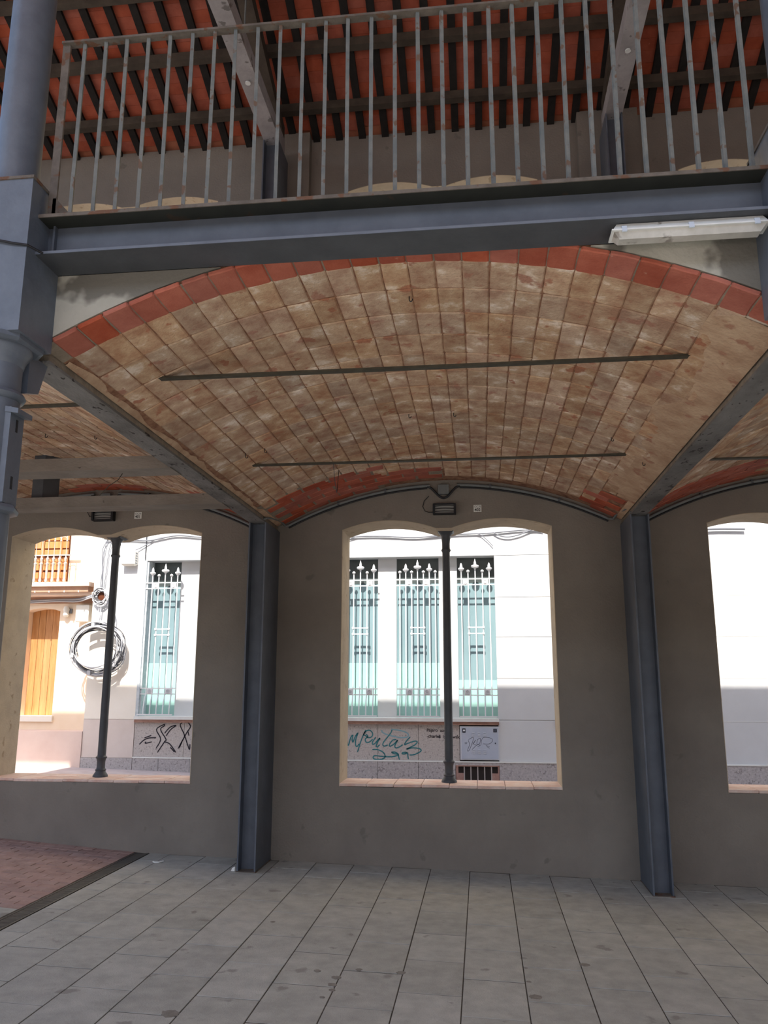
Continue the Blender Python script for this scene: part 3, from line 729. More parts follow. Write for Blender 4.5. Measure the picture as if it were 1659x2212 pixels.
# ------------------------------------------------------------------ conduits, wall lights, number plates on the back wall
def conduit(off, lb, box_x):
    t = thing('conduit', (X0 + off, -0.03, 3.35), lb, 'conduit', 'grey conduits following the arches')
    def run(xa, xb, name, r, yy, drop):
        pts = [];
        for i in range(25):
            x = xa + (xb - xa) * i / 24; pts.append((x + off, yy, vault_z(x) - drop))
        MB().tube(pts, r, 10).build(name, M_CONDUIT, t)
    run(-1.93, box_x - 0.14, 'pipe', 0.017, -0.026, 0.050)
    run(box_x + 0.14, 1.38, 'pipe', 0.017, -0.026, 0.050)
    zc = vault_z(box_x) - 0.062; pts = []
    for i in range(17):
        u = -1 + i / 8; x = box_x + 0.17 * u
        pts.append((x + off, -0.03, vault_z(x) - 0.062 - 0.13 * (0.5 + 0.5 * math.cos(u * math.pi))))
    MB().tube(pts, 0.012, 8).build('cable_loop', M_BLACK, t)
    for xa, xb in ((-1.93, box_x - 0.17), (box_x + 0.17, 1.38)):
        pts = []
        for i in range(19):
            x = xa + (xb - xa) * i / 18; pts.append((x + off, -0.03, vault_z(x) - 0.078))
        MB().tube(pts, 0.009, 8).build('cable', M_BLACK, t)
    # down-turns wrapping the column heads
    zl = vault_z(-1.93) - 0.05
    MB().tube([(-1.93 + off, -0.025, zl), (-1.97 + off, -0.03, zl - 0.005), (-2.0 + off, -0.12, zl + 0.03), (-2.02 + off, -0.40, zl + 0.005), (-2.03 + off, -0.58, zl - 0.03), (-2.12 + off, -0.585, zl - 0.055), (-2.215 + off, -0.58, zl - 0.05)], 0.012, 8).build('column_wrap', M_CONDUIT, t)
    zr = vault_z(1.38) - 0.05
    MB().tube([(1.38 + off, -0.025, zr), (1.43 + off, -0.03, zr - 0.005), (1.46 + off, -0.15, zr + 0.03), (1.48 + off, -0.5, zr + 0.0)], 0.012, 8).build('column_wrap', M_CONDUIT, t)
    MB().bbox(box_x - 0.056 + off, box_x + 0.056 + off, -0.062, 0.0, 3.692, 3.797, 0.006).build('junction_box', M_CONDUIT, t)
    for x in (-1.4, -0.9, 0.2, 0.9):
        zz = vault_z(x) - 0.045
        MB().box(x - .012 + off, x + .012 + off, -0.042, 0.0, zz - .02, zz + .02).build('clip', M_STEELD, t)
    return t
conduit(0.0, 'grey conduit along the central arch with a square junction box', -0.286)
conduit(-BAY, 'grey conduit along the left arch', -0.286)
conduit(BAY, 'grey conduit along the right arch', -0.286)
def bulkhead(xa, xb, z0, z1, lb):
    t = thing('wall_light', ((xa + xb) / 2, 0, z0), lb, 'lamp', 'black louvred wall lights above the openings')
    MB().box(xa + .01, xb - .01, -0.045, 0.0, z0 + .01, z1 - .01).build('lens', M_LENS, t)
    for a, b_ in ((xa, xa + .022), (xb - .022, xb)):
        MB().bbox(a, b_, -0.075, 0.0, z0, z1, 0.006).build('side_frame', M_BLACK, t)
    for z in (z0 + 0.002, z1 - 0.012):
        MB().box(xa + .018, xb - .018, -0.07, 0.0, z, z + 0.012).build('frame_bar', M_BLACK, t)
    for q in (1, 2, 3):
        z = z0 + (z1 - z0) * q / 4
        pts = [(xa + .02 + (xb - xa - .04) * i / 8, -0.062, z + 0.006 * math.sin(math.pi * i / 8)) for i in range(9)]
        MB().tube(pts, 0.004, 6).build('louvre', M_BLACK, t)
    return t
bulkhead(-0.398, -0.158, 3.474, 3.590, 'black louvred wall light above the central opening')
bulkhead(-4.13, -3.885, 3.486, 3.597, 'black louvred wall light above the left opening')
MB().tube([(-0.44, -0.02, 3.68), (-0.49, -0.015, 3.63), (-0.505, -0.015, 3.57), (-0.48, -0.015, 3.52), (-0.44, -0.02, 3.505), (-0.39, -0.03, 3.505)], 0.004, 6).build('cable', M_BLACK, label='thin black cable looping into the central wall light', cat='cable')
MB().tube([(-4.20, -0.02, 3.66), (-4.21, -0.015, 3.60), (-4.18, -0.015, 3.545), (-4.13, -0.03, 3.535)], 0.005, 6).build('cable', M_BLACK, label='thin black cable looping into the left wall light', cat='cable')
def plate(x, z, num, lb):
    p = MB().box(x, x + 0.081, -0.006, 0.0, z, z + 0.074).build('number_plate', M_PAPER, label=lb, cat='sign', group='small white number plates')
    text_mesh('number', num, 0.042, M_INK, p, x + 0.0405, -0.0075, z + 0.008, 1.0, 'CENTER')
    text_mesh('code', 'OC/8', 0.030, M_INKL, p, x + 0.0405, -0.0075, z + 0.045, 1.0, 'CENTER')
plate(0.024, 3.503, '402', 'small white plate reading 402 beside the central wall light')
plate(-3.667, 3.511, '401', 'small white plate reading 401 beside the left wall light')
# litter
MB().tube([(-3.09, -0.37, floor_z(-3.05) + .006), (-3.06, -0.40, floor_z(-3.05) + .006), (-3.02, -0.40, floor_z(-3.05) + .008), (-2.99, -0.36, floor_z(-3.05) + .012)], 0.006, 6).build('paper_scrap', M_PAPER, label='curled white scrap on the pavers near the left wall', cat='litter')
MB().hexa([(-2.27, -0.54, floor_z(-2.25)), (-2.235, -0.545, floor_z(-2.25)), (-2.225, -0.52, floor_z(-2.25)), (-2.26, -0.51, floor_z(-2.25)), (-2.26, -0.54, .085), (-2.232, -0.542, .10), (-2.228, -0.525, .09), (-2.25, -0.515, .075)]).build('paper_scrap', M_PAPER, label='tiny white scrap at the foot of the left steel column', cat='litter')

# ------------------------------------------------------------------ roof
RX0, RX1, RIDGE, EAVE = -6.0, 9.2, -6.3, -12.2
def rz(y): return 8.0 + RS * (-y)
mb = MB()
mb.hexa([(RX0, RIDGE, rz(RIDGE) + .075), (RX1, RIDGE, rz(RIDGE) + .075), (RX1, 0.95, rz(0.95) + .075), (RX0, 0.95, rz(0.95) + .075),
         (RX0, RIDGE, rz(RIDGE) + .2), (RX1, RIDGE, rz(RIDGE) + .2), (RX1, 0.95, rz(0.95) + .2), (RX0, 0.95, rz(0.95) + .2)])
zr_ = rz(RIDGE); ze_ = rz(RIDGE) - RS * (RIDGE - EAVE)
mb.hexa([(RX0, EAVE, ze_ + .075), (RX1, EAVE, ze_ + .075), (RX1, RIDGE, zr_ + .075), (RX0, RIDGE, zr_ + .075), (RX0, EAVE, ze_ + .2), (RX1, EAVE, ze_ + .2), (RX1, RIDGE, zr_ + .2), (RX0, RIDGE, zr_ + .2)])  # unseen rear slope, added to keep the sun off the hall floor
roof = mb.build('ceiling_roof', M_ROOFTOP, kind='structure', label='pitched roof of red bricks on black rafters')
t = MB(); ya, yb = -6.2, 0.0
t.hexa([(-.04, ya, rz(ya)), (.04, ya, rz(ya)), (.04, yb, rz(yb)), (-.04, yb, rz(yb)), (-.04, ya, rz(ya) + .05), (.04, ya, rz(ya) + .05), (.04, yb, rz(yb) + .05), (-.04, yb, rz(yb) + .05)])
raft_me = mesh_of(t, 'rafter', M_RAFTER)
RP = 0.271
xr_ = [-0.637 + RP * k for k in range(-25, 36)]
for x in xr_:
    if RX0 + .1 < x < RX1 - .1: piece('rafter', raft_me, roof, (x, 0, 0))
ang = math.atan(RS); RT = 0.130
t = MB(); t.box(-RP / 2 + .001, RP / 2 - .001, -RT / 2 + .001, RT / 2 - .001, 0, 0.022); rt_me = mesh_of(t, 'roof_brick', M_ROOFTILE)
cand = []
for x in [x + RP / 2 for x in xr_ if RX0 < x < RX1 - RP]:
    for j in range(47):
        sdist = 0.02 + RT * (j + 0.5) + (0.045 * ((int(round(x / RP)) * 7) % 3))
        y = -sdist * math.cos(ang); z = 8.05 + sdist * math.sin(ang)
        cand.append((x, y, z))
vis = sorted([c for c in cand if in_view(c, 10)], key=lambda c: (Vector(c) - CAM).length)
keep = set(vis[:300]); rest = MB()
for c in cand:
    if c in keep: piece('roof_brick', rt_me, roof, c, (-ang, 0, 0))
    else: add_xform(rest, t, c, -ang, 'x')
rest.build('far_roof_bricks', M_ROOFTILE, roof, kind='stuff')
for i in range(9):
    y = -0.425 - 0.632 * i
    zt_ = rz(y + .0) + 0.0
    MB().hexa([(RX0 + .2, y - .045, zt_ - .08), (RX1 - .2, y - .045, zt_ - .08), (RX1 - .2, y + .045, zt_ - .08), (RX0 + .2, y + .045, zt_ - .08),
               (RX0 + .2, y - .045, rz(y - .045)), (RX1 - .2, y - .045, rz(y - .045)), (RX1 - .2, y + .045, rz(y + .045)), (RX0 + .2, y + .045, rz(y + .045))]).build('purlin', M_PURLIN, roof)
for k, lb in ((-1, 'grey roof truss at the left end'), (0, 'grey roof truss above the left steel column'), (1, 'grey roof truss above the right steel column'), (2, 'grey roof truss beyond the right edge')):
    xc = -2.1175 + BAY * k
    t = thing('roof_truss', (xc, -0.3, 7.66), lb, 'truss', 'roof trusses')
    tb = MB().box(xc - .0875, xc + .0875, EAVE + .3, -0.30, 7.66, 7.83).build('tie_beam', M_TRUSS, t)
    for yb_ in (-1.45, -3.2):
        MB().lathe([(0.028, 7.640), (0.028, 7.652), (0.014, 7.652), (0.014, 7.661)], xc - .01, yb_, 10).build('bolt', M_WHITEPL, tb)
    ya_, yb_ = -6.2, -0.28; dd = 0.235
    MB().hexa([(xc - .075, ya_, rz(ya_) - dd), (xc + .075, ya_, rz(ya_) - dd), (xc + .075, yb_, rz(yb_) - dd), (xc - .075, yb_, rz(yb_) - dd), (xc - .075, ya_, rz(ya_) - .085), (xc + .075, ya_, rz(ya_) - .085), (xc + .075, yb_, rz(yb_) - .085), (xc - .075, yb_, rz(yb_) - .085)]).build('principal_rafter', M_PURLIN, t)
    MB().tube([(xc + .03, -1.75, 7.82), (xc + .03, -1.75, rz(-1.75) - dd + .02)], 0.010, 8).build('hanger_rod', M_BALU, t)
    MB().box(xc - .06, xc + .06, -4.2, -4.05, 7.83, rz(-4.2) - .1).build('queen_post', M_TRUSS, t)

# painted strokes on the opposite facade, (x, z) in metres
G_TEAL = [[(-2.259,0.84),(-2.263,0.806),(-2.24,0.69),(-2.197,0.824),(-2.158,0.866),(-2.171,0.799),(-2.157,0.749),(-2.119,0.841),(-2.071,0.904),(-2.105,0.808),(-2.113,0.724),(-2.091,0.675),(-2.048,0.725)],[(-1.932,0.956),(-1.979,0.867),(-2.03,0.734),(-2.077,0.583)],[(-1.979,0.876),(-1.927,0.935),(-1.866,0.948),(-1.818,0.902),(-1.831,0.844),(-1.892,0.827),(-1.953,0.868),(-1.97,0.859)],[(-1.927,0.885),(-1.9,0.843),(-1.944,0.801),(-1.926,0.751),(-1.874,0.752),(-1.813,0.802)],[(-1.757,0.836),(-1.813,0.761),(-1.817,0.719),(-1.778,0.728),(-1.726,0.786),(-1.687,0.82),(-1.735,0.745),(-1.752,0.695),(-1.734,0.674),(-1.691,0.712)],[(-1.479,0.959),(-1.509,0.897),(-1.613,0.771),(-1.639,0.713),(-1.613,0.688),(-1.552,0.709)],[(-1.405,0.798),(-1.466,0.789),(-1.526,0.714),(-1.509,0.689),(-1.44,0.731),(-1.384,0.79),(-1.431,0.698),(-1.414,0.661),(-1.362,0.674),(-1.293,0.716)],[(-1.164,0.846),(-1.233,0.775),(-1.263,0.716),(-1.198,0.742),(-1.086,0.776),(-1.048,0.76),(-1.095,0.71),(-1.233,0.642),(-1.139,0.664),(-1.027,0.657),(-0.98,0.629),(-1.01,0.595),(-1.105,0.553),(-1.182,0.548)],[(-1.821,0.628),(-1.734,0.629),(-1.647,0.597),(-1.604,0.547),(-1.608,0.498),(-1.656,0.473),(-1.734,0.468),(-1.794,0.479),(-1.803,0.512),(-1.768,0.529),(-1.639,0.518),(-1.483,0.516),(-1.371,0.542)],[(-1.492,0.59),(-1.431,0.591),(-1.371,0.558),(-1.44,0.566),(-1.492,0.59)],[(-1.371,0.558),(-1.363,0.501),(-1.35,0.468)],[(-1.216,0.585),(-1.285,0.588),(-1.307,0.567),(-1.259,0.564),(-1.216,0.581),(-1.208,0.527),(-1.2,0.478)]]
G_FAINT = [[(-1.657,0.954),(-1.648,0.921),(-1.57,0.879),(-1.466,0.855),(-1.336,0.832),(-1.224,0.841),(-1.198,0.883),(-1.249,0.924),(-1.379,0.956),(-1.501,0.968)]]
G_BLACK = [[(-5.994,0.67),(-5.914,0.745),(-5.819,0.783),(-5.686,0.789)],[(-5.908,0.782),(-5.777,0.829)],[(-5.761,0.718),(-5.88,0.692),(-5.868,0.721)],[(-5.679,0.608),(-5.605,0.765),(-5.69,0.929),(-5.566,1.013),(-5.548,0.996),(-5.615,0.929),(-5.507,0.766),(-5.531,0.72),(-5.653,0.535)],[(-5.54,0.864),(-5.44,0.972),(-5.335,1.002),(-5.428,0.931),(-5.51,0.819)],[(-5.531,0.72),(-5.432,0.684),(-5.309,0.538)],[(-5.42,0.631),(-5.336,0.546)],[(-5.277,0.604),(-5.134,0.876),(-5.069,0.983),(-5.126,1.065),(-5.181,1.09),(-5.231,1.048),(-5.255,0.998),(-5.176,0.851),(-5.106,0.679),(-5.066,0.594),(-5.062,0.688)],[(-5.109,0.901),(-5.087,0.827)],[(-5.252,0.621),(-5.198,0.76)]]
G_CAB = [[(-0.179,0.806),(-0.162,0.724),(-0.197,0.633),(-0.159,0.651),(-0.089,0.843),(-0.175,0.811)],[(-0.11,0.734),(-0.052,0.807),(-0.091,0.743),(-0.045,0.725)],[(-0.024,0.817),(-0.035,0.744),(0.012,0.753),(0.023,0.835),(-0.024,0.812)],[(0.03,0.726),(0.061,0.836),(0.146,0.85),(0.22,0.828),(0.228,0.792),(0.171,0.746),(0.068,0.745)],[(-0.121,0.647),(-0.035,0.725),(0.021,0.721),(-0.027,0.698)],[(-0.241,0.764),(-0.194,0.769)],[(-0.242,0.742),(-0.199,0.747)],[(0.114,0.722),(0.179,0.7)],[(0.123,0.704),(0.179,0.673)]]

# ------------------------------------------------------------------ the street
def street_z(x): return 0.08 - 0.026 * x
mb = MB()
for a, b in ((-40, -12), (-12, 12), (12, 40)):
    mb.hexa([(a, 0.47, -1.0), (b, 0.47, -1.0), (b, 4.6, -1.0), (a, 4.6, -1.0), (a, 0.47, street_z(a) - .03), (b, 0.47, street_z(b) - .03), (b, 4.6, street_z(b) - .03), (a, 4.6, street_z(a) - .03)])
mb.build('street', M_STREET, kind='structure', label='narrow street behind the openings')
mb = MB()
mb.hexa([(-40, 4.6, -1.0), (40, 4.6, -1.0), (40, 7, -1.0), (-40, 7, -1.0), (-40, 4.6, street_z(-40)), (40, 4.6, street_z(40)), (40, 7, street_z(40)), (-40, 7, street_z(-40))])
mb.build('sidewalk', M_SIDEWALK, kind='structure', label='pale sidewalk along the opposite houses')
# unseen beam and piers added to shape the sun patch across the street
gb = thing('sun_blocker', (-9.3, 0.5, 7.0), 'unseen beam and piers added to shape sunlight at the left end', 'beam')
MB().box(-12.5, -7.3, 0.45, 0.95, 7.05, 7.86).build('lintel', M_PLASTER, gb)  # unseen, casts the shade band on the far-left facade
MB().box(-7.35, -5.9, 0.47, 0.95, 0.2, 7.86).build('inner_blocker', M_PLASTER, gb)  # unseen, added to end the sun patch on its right side
MB().box(-12.9, -12.5, 0.2, 0.95, 0.3, 7.86).build('pier', M_PLASTER, gb)

# ------------------------------------------------------------------ white building with grilles
def dp(x, y):       # shift an x seen on the plane y=6 to a deeper plane
    k = (y + 8.3185) / 14.3185
    return 0.066 + (x - 0.066) * k
def dz(z, y):
    k = (y + 8.3185) / 14.3185
    return 1.774 + (z - 1.774) * k
WB = thing('white_building', (-1.0, 6.3, 0.0), 'white rendered building with grilled windows across the street', 'building')
FY, PY, GY = 6.0, 6.2, 6.285
MB().box(-6.08, 12.0, FY, 7.4, 3.962, 5.6).build('lintel_wall', M_WHITE, WB)
MB().box(-6.08, 12.0, FY, 7.4, 5.6, 13.5).build('upper_wall', M_UPPER, WB)
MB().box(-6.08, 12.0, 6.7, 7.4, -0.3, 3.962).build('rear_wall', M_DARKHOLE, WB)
wins = [(-6.02, -5.385), (-5.04, -4.25), (-2.47, -1.73), (-1.40, -0.648), (-0.325, 0.333), (1.29, 2.0), (2.33, 3.02)]
# pilasters (set back) and solid fields
for a, b in ((-5.385, -5.04), (-1.73, -1.40), (-0.648, -0.325), (2.0, 2.33)):
    MB().box(dp(a, PY), dp(b, PY), PY, 6.7, 1.10, 3.962).build('pilaster', M_WHITE, WB)
MB().box(-4.25, -2.47, FY + .05, 6.7, 1.10, 3.962).build('solid_field', M_WHITE, WB)
MB().box(3.06, 12.0, FY, 6.7, 0.30, 3.962).build('end_wall', M_WHITE, WB)
MB().box(-6.10, -6.05, FY - .01, 6.5, 1.10, 3.962).build('rough_jamb', M_ROUGHJAMB, WB)
jamb = MB().box(-6.05, -6.02, FY + .02, 6.5, 1.10, 3.962).build('rough_jamb', M_ROUGHJAMB, WB)
for a, b in ((0.333, 1.29),):
    MB().box(a + .01, b - .01, FY + .02, 6.7, 0.30, 3.955).build('pier_core', M_CREAMLOW, WB)
    zz = [0.46, 1.135, 1.83, 2.53, 3.22, 3.958]
    for i in range(5):
        MB().box(a, b, FY, FY + .1, zz[i] + .004, zz[i + 1] - .004).build('wall_panel', M_WHITE, WB)
for z in (3.22, 2.53, 1.83, 1.135):
    MB().box(3.06, 9.0, FY - .003, FY + .01, z - .004, z + .004).build('panel_joint', M_LEDGE, WB)
# blinds behind the grilles
for i, (a, b) in enumerate(wins):
    aa, bb = max(-6.09, dp(a, GY) - .03), dp(b, GY) + .03
    split = dz(2.09, GY) if i != 4 else dz(1.80, GY)
    top = dz(3.47, GY)
    MB().box(aa, bb, GY, GY + .03, top, 3.962).build('shaded_blind_top', M_BLINDT, WB)  # lintel shadow put into the colour of this top strip
    MB().box(aa, bb, GY - .005, GY + .03, split, top).build('upper_blind', M_BLINDU, WB)
    MB().box(aa, bb, GY - .01, GY + .03, 1.1, split).build('lower_blind', M_BLINDL, WB)
# ledge, moulding, granite
for a, b in ((-6.10, 0.345), (1.28, 3.06)):
    MB().box(a, b, FY - .07, 6.5, 1.105, 1.160).build('ledge', M_LEDGE, WB)
    MB().box(a, b, FY - .045, FY + .1, 1.052, 1.105).build('moulding', M_MOULD, WB)
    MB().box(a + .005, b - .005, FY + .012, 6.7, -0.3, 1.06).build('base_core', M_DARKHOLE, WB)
    MB().box(a, b, FY - .025, FY + .02, 0.438, 0.460).build('string_course', M_LEDGE, WB)
    x = b if b < 1 else b
    edges = [-0.325, -1.03, -1.725, -2.42, -3.11, -3.80, -4.49, -5.18, -6.10] if b < 1 else [3.06, 2.35, 1.66, 1.28]
    for i in range(len(edges) - 1):
        MB().box(edges[i + 1] + .003, edges[i] - .003, FY, FY + .1, 0.462, 1.05).build('granite_slab', M_GRANITE, WB)
    edges = [-0.40, -1.03, -1.725, -2.42, -3.11, -3.80, -4.49, -5.05, -5.62, -6.10] if b < 1 else edges
    for i in range(len(edges) - 1):
        MB().box(edges[i + 1] + .003, edges[i] - .003, FY - .02, FY + .1, -0.2, 0.438).build('plinth_stone', M_GRANITE2, WB)
MB().box(0.335, 1.28, FY - .02, FY + .1, -0.2, 0.455).build('plinth_stone', M_GRANITE2, WB)
MB().box(3.06, 9.0, FY - .02, FY + .1, -0.3, 0.455).build('plinth_stone', M_GRANITE2, WB)
MB().box(0.335, 1.28, FY - .03, FY + .02, 0.440, 0.462).build('string_course', M_LEDGE, WB)
MB().box(3.06, 9.0, FY - .03, FY + .02, 0.440, 0.462).build('string_course', M_LEDGE, WB)
MB().box(-0.40, 0.335, FY - .018, FY + .1, 0.39, 0.438).build('plinth_stone', M_GRANITE2, WB)
# cellar vent
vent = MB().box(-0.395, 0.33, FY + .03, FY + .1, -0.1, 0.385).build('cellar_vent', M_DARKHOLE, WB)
MB().box(-0.40, 0.335, FY - .02, FY + .05, 0.375, 0.392).build('vent_lintel', M_MOULD, vent)
for a, b in ((-0.395, -0.355), (0.305, 0.33)):
    MB().box(a, b, FY - .01, FY + .06, -0.1, 0.376).build('vent_jamb', M_VENTFR, vent)
for a in (-0.355, 0.205):
    MB().box(a, a + .10, FY - .005, FY + .06, -0.1, 0.265).build('vent_brick', M_VENTFR, vent)
for x in (-0.255, -0.145, -0.03, 0.085, 0.20):
    MB().box(x - .009, x + .009, FY - .01, FY + .06, -0.1, 0.370).build('vent_bar', M_VENTBAR, vent)
# white iron grilles
def grille(xs, types, a, b, lb):
    g = MB().box(a, b, FY + .008, FY + .022, 3.540, 3.558).build('window_grille', M_GRILLE, WB, label=lb)
    for z in (3.445, 1.645, 1.545):
        MB().box(a, b, FY + .008, FY + .022, z - .009, z + .009).build('grille_rail', M_GRILLE, g)
    MB().box(a + .01, b - .01, FY - .075, FY - .055, 1.178, 1.200).build('grille_rail', M_GRILLE, g)
    for x, ty in zip(xs, types):
        top = {'s': 3.80, 'c': 3.74, 'b': 3.665}[ty]
        pts = [(x, FY - .065, 1.19), (x, FY - .065, 1.30), (x, FY - .045, 1.42), (x, FY + .0, 1.52), (x, FY + .015, 1.58), (x, FY + .015, top)]
        MB().tube(pts, 0.0105, 8).build('bar', M_GRILLE, g)
        y = FY + .015
        if ty == 'b':
            MB().lathe([(0.006, 3.655), (0.022, 3.665), (0.030, 3.682), (0.022, 3.700), (0.004, 3.712)], x, y, 14).build('ball_finial', M_GRILLE, g)
        elif ty == 's':
            MB().lathe([(0.012, 3.70), (0.018, 3.735), (0.062, 3.752), (0.070, 3.772), (0.060, 3.790), (0.024, 3.800), (0.022, 3.815), (0.020, 3.84), (0.008, 3.885), (0.002, 3.905)], x, y, 14).build('spear_finial', M_GRILLE, g)
        else:
            MB().lathe([(0.012, 3.66), (0.020, 3.69), (0.050, 3.715), (0.054, 3.730), (0.048, 3.742), (0.026, 3.748), (0.024, 3.775), (0.016, 3.81), (0.003, 3.835)], x, y, 14).build('cross_finial', M_GRILLE, g)
    mid = [x for x, ty in zip(xs, types) if ty == 's'][0]; d = abs(xs[1] - xs[0])
    for z in (2.70, 2.595):
        MB().box(mid - d - .01, mid + d + .01, FY + .004, FY + .026, z - .009, z + .009).build('cross_rail', M_GRILLE, g)
        for sx in (-1, 1):
            MB().lathe([(0.004, FY - .012), (0.022, FY - .006), (0.022, FY + .02), (0.004, FY + .026)], mid + sx * (d + .005), z, 12, 'y').build('knob', M_GRILLE, g)
    for z0 in (3.454, 1.554):
        for sx in (-1.42, 1.42):
            xc = mid + sx * d
            if not (a + .04 < xc < b - .04): xc = max(a + .055, min(b - .055, xc))
            r_ = MB().box(xc - .052, xc + .052, FY + .002, FY + .02, z0, z0 + .082).build('rosette', M_GRILLE, g)
            MB().lathe([(0.034, FY + .004), (0.034, FY - .004), (0.027, FY - .004), (0.022, FY + .0005)], xc, z0 + .041, 16, 'y').build('ring', M_GRILLEC, r_)
            MB().lathe([(0.012, FY + .003), (0.012, FY - .003), (0.002, FY - .006)], xc, z0 + .041, 4, 'y').build('boss', M_GRILLEC, r_)
grille([-1.34, -1.235, -1.13, -1.025, -0.92, -0.815, -0.71], 'bcbsbcb', -1.40, -0.648, 'white grille of the middle window with seven bars')
grille([-0.25, -0.13, -0.005, 0.12, 0.24], 'cbsbc', -0.325, 0.333, 'white grille of the window above the cabinet')
grille([-2.29, -2.17, -2.05, -1.93, -1.81], 'cbsbc', -2.47, -1.73, 'white grille of the window cut by the left jamb of the central opening')
grille([-5.935, -5.815, -5.695, -5.575, -5.455], 'cbsbc', -6.06, -5.385, 'white grille seen through the left opening')
grille([1.40, 1.52, 1.645, 1.77, 1.89], 'cbsbc', 1.29, 2.0, 'white grille behind the right jamb of the central opening')
grille([2.43, 2.55, 2.675, 2.80, 2.92], 'cbsbc', 2.33, 3.02, 'white grille seen beside the right opening')

# ------------------------------------------------------------------ utility cabinet in the granite
cab = thing('utility_cabinet', (0.01, 5.98, 0.48), 'pale blue-grey utility cabinet door with scribbles and two stickers', 'cabinet')
MB().box(-0.318, 0.338, 5.975, 6.0, 0.480, 1.030).build('frame', M_CABFRAME, cab)
door = MB().box(-0.293, 0.318, 5.966, 5.98, 0.498, 1.008).build('door', M_CABINET, cab)
for zz in (0.925, 0.90, 0.875, 0.645, 0.62, 0.595):
    for xx in (-0.115, -0.02, 0.075):
        MB().box(xx, xx + .045, 5.957, 5.968, zz - .005, zz + .004).build('louvre', M_CABFRAME, door)
st = MB().box(-0.275, -0.222, 5.962, 5.967, 0.925, 0.995).build('sticker', M_STICKD, door)
MB().lathe([(0.002, 5.9595), (0.017, 5.960), (0.017, 5.963)], -0.248, 0.962, 14, 'y').build('sticker_print', M_STICKW, st)
st = MB().box(0.245, 0.305, 5.962, 5.967, 0.935, 0.992).build('sticker', M_STICKD, door)
MB().box(0.258, 0.290, 5.9600, 5.963, 0.945, 0.982).build('sticker_print', M_MARKER, st)
MB().lathe([(0.002, 5.955), (0.010, 5.958), (0.010, 5.967)], 0.275, 0.757, 12, 'y').build('lock', M_STICKD, door)
for s_ in G_CAB:
    MB().ribbon(s_, 0.006, 5.9655, 0.001).build('marker_scribble', M_MARKER, door)
# graffiti on the granite
gt = thing('graffiti', (-1.3, 5.99, 0.48), 'looping teal graffiti tag on the granite slabs', 'graffiti')
for s_ in G_TEAL: MB().ribbon(s_, 0.020, 5.999, 0.0015).build('stroke', M_TEAL, gt)
for s_ in G_FAINT: MB().ribbon(s_, 0.022, 5.9992, 0.0015).build('faint_stroke', M_FAINT, gt)
gk = thing('graffiti', (-5.5, 5.99, 0.48), 'black zigzag graffiti strokes on the granite at the left', 'graffiti')
for s_ in G_BLACK: MB().ribbon([(max(-6.09, p[0]), p[1]) for p in s_], 0.019, 5.999, 0.0015).build('stroke', M_BLACKPAINT, gk)
gw = thing('graffiti', (-0.7, 5.99, 0.85), 'two lines of small black handwriting left of the cabinet', 'graffiti')
for wd_, x_, z_ in (('P\u00e1jaro', -0.885, .935), ('azul', -0.655, .932), ('-charles', -0.885, .835), ('bukowsky', -0.60, .828)):
    text_mesh('handwritten_word', wd_, 0.074, M_BLACKPAINT, gw, x_, 5.9985, z_, 1.02)
MB().box(-0.672, -0.652, 5.9965, 5.999, 0.828, 0.880).build('blot', M_BLACKPAINT, gw)

# ------------------------------------------------------------------ cables on the white facade
def cable(pts, r, m, lb, grp='cables on the facades'):
    P = [Vector(p) for p in pts]; Q = []
    for i in range(len(P) - 1):
        a, b, c, d = P[max(0, i - 1)], P[i], P[i + 1], P[min(len(P) - 1, i + 2)]
        for k in range(6):
            u = k / 6; Q.append(0.5 * ((2 * b) + (c - a) * u + (2 * a - 5 * b + 4 * c - d) * u * u + (3 * b - a - 3 * c + d) * u ** 3))
    Q.append(P[-1])
    return MB().tube(Q, r, 7).build('cable', m, label=lb, cat='cable', group=grp)
cable([(-2.6, 5.97, 4.30), (-2.15, 5.97, 4.335), (-1.62, 5.97, 4.335), (-1.06, 5.97, 4.30), (-0.54, 5.97, 4.34), (0.04, 5.97, 4.35), (0.32, 5.97, 4.36), (0.89, 5.97, 4.40), (1.6, 5.97, 4.42)], 0.013, M_CABLEM, 'thick grey cable crossing the lintel of the central opening view')
cable([(-2.6, 5.965, 4.20), (-2.28, 5.965, 4.29), (-2.0, 5.965, 4.345), (-1.5, 5.965, 4.32), (-0.9, 5.965, 4.30), (-0.4, 5.965, 4.335), (0.04, 5.965, 4.345), (0.2, 5.965, 4.25), (0.32, 5.965, 4.12)], 0.007, M_CABLEM, 'thin grey cable dropping beside the white pier')
cable([(0.34, 5.96, 4.36), (0.45, 5.96, 4.30), (0.61, 5.96, 4.28), (0.8, 5.96, 4.32), (1.01, 5.96, 4.395), (1.2, 5.96, 4.38)], 0.011, M_CABLEM, 'sagging cable loop above the white pier')
cable([(2.9, 5.95, 4.34), (3.3, 5.95, 4.325), (3.7, 5.95, 4.33), (4.1, 5.95, 4.35), (4.6, 5.95, 4.34)], 0.020, M_CABLEM, 'bundled grey cables seen through the right opening')
cable([(-6.9, 5.95, 4.38), (-6.4, 5.97, 4.36), (-6.0, 5.97, 4.34), (-5.5, 5.97, 4.42), (-5.0, 5.97, 4.38), (-4.5, 5.97, 4.40)], 0.013, M_CABLEM, 'grey cable across the top of the left opening view')
cable([(-6.3, 5.95, 4.15), (-6.15, 5.97, 4.22), (-5.9, 5.97, 4.36), (-5.7, 5.97, 4.40)], 0.008, M_CABLEM, 'thin cable rising from the grey facade box')

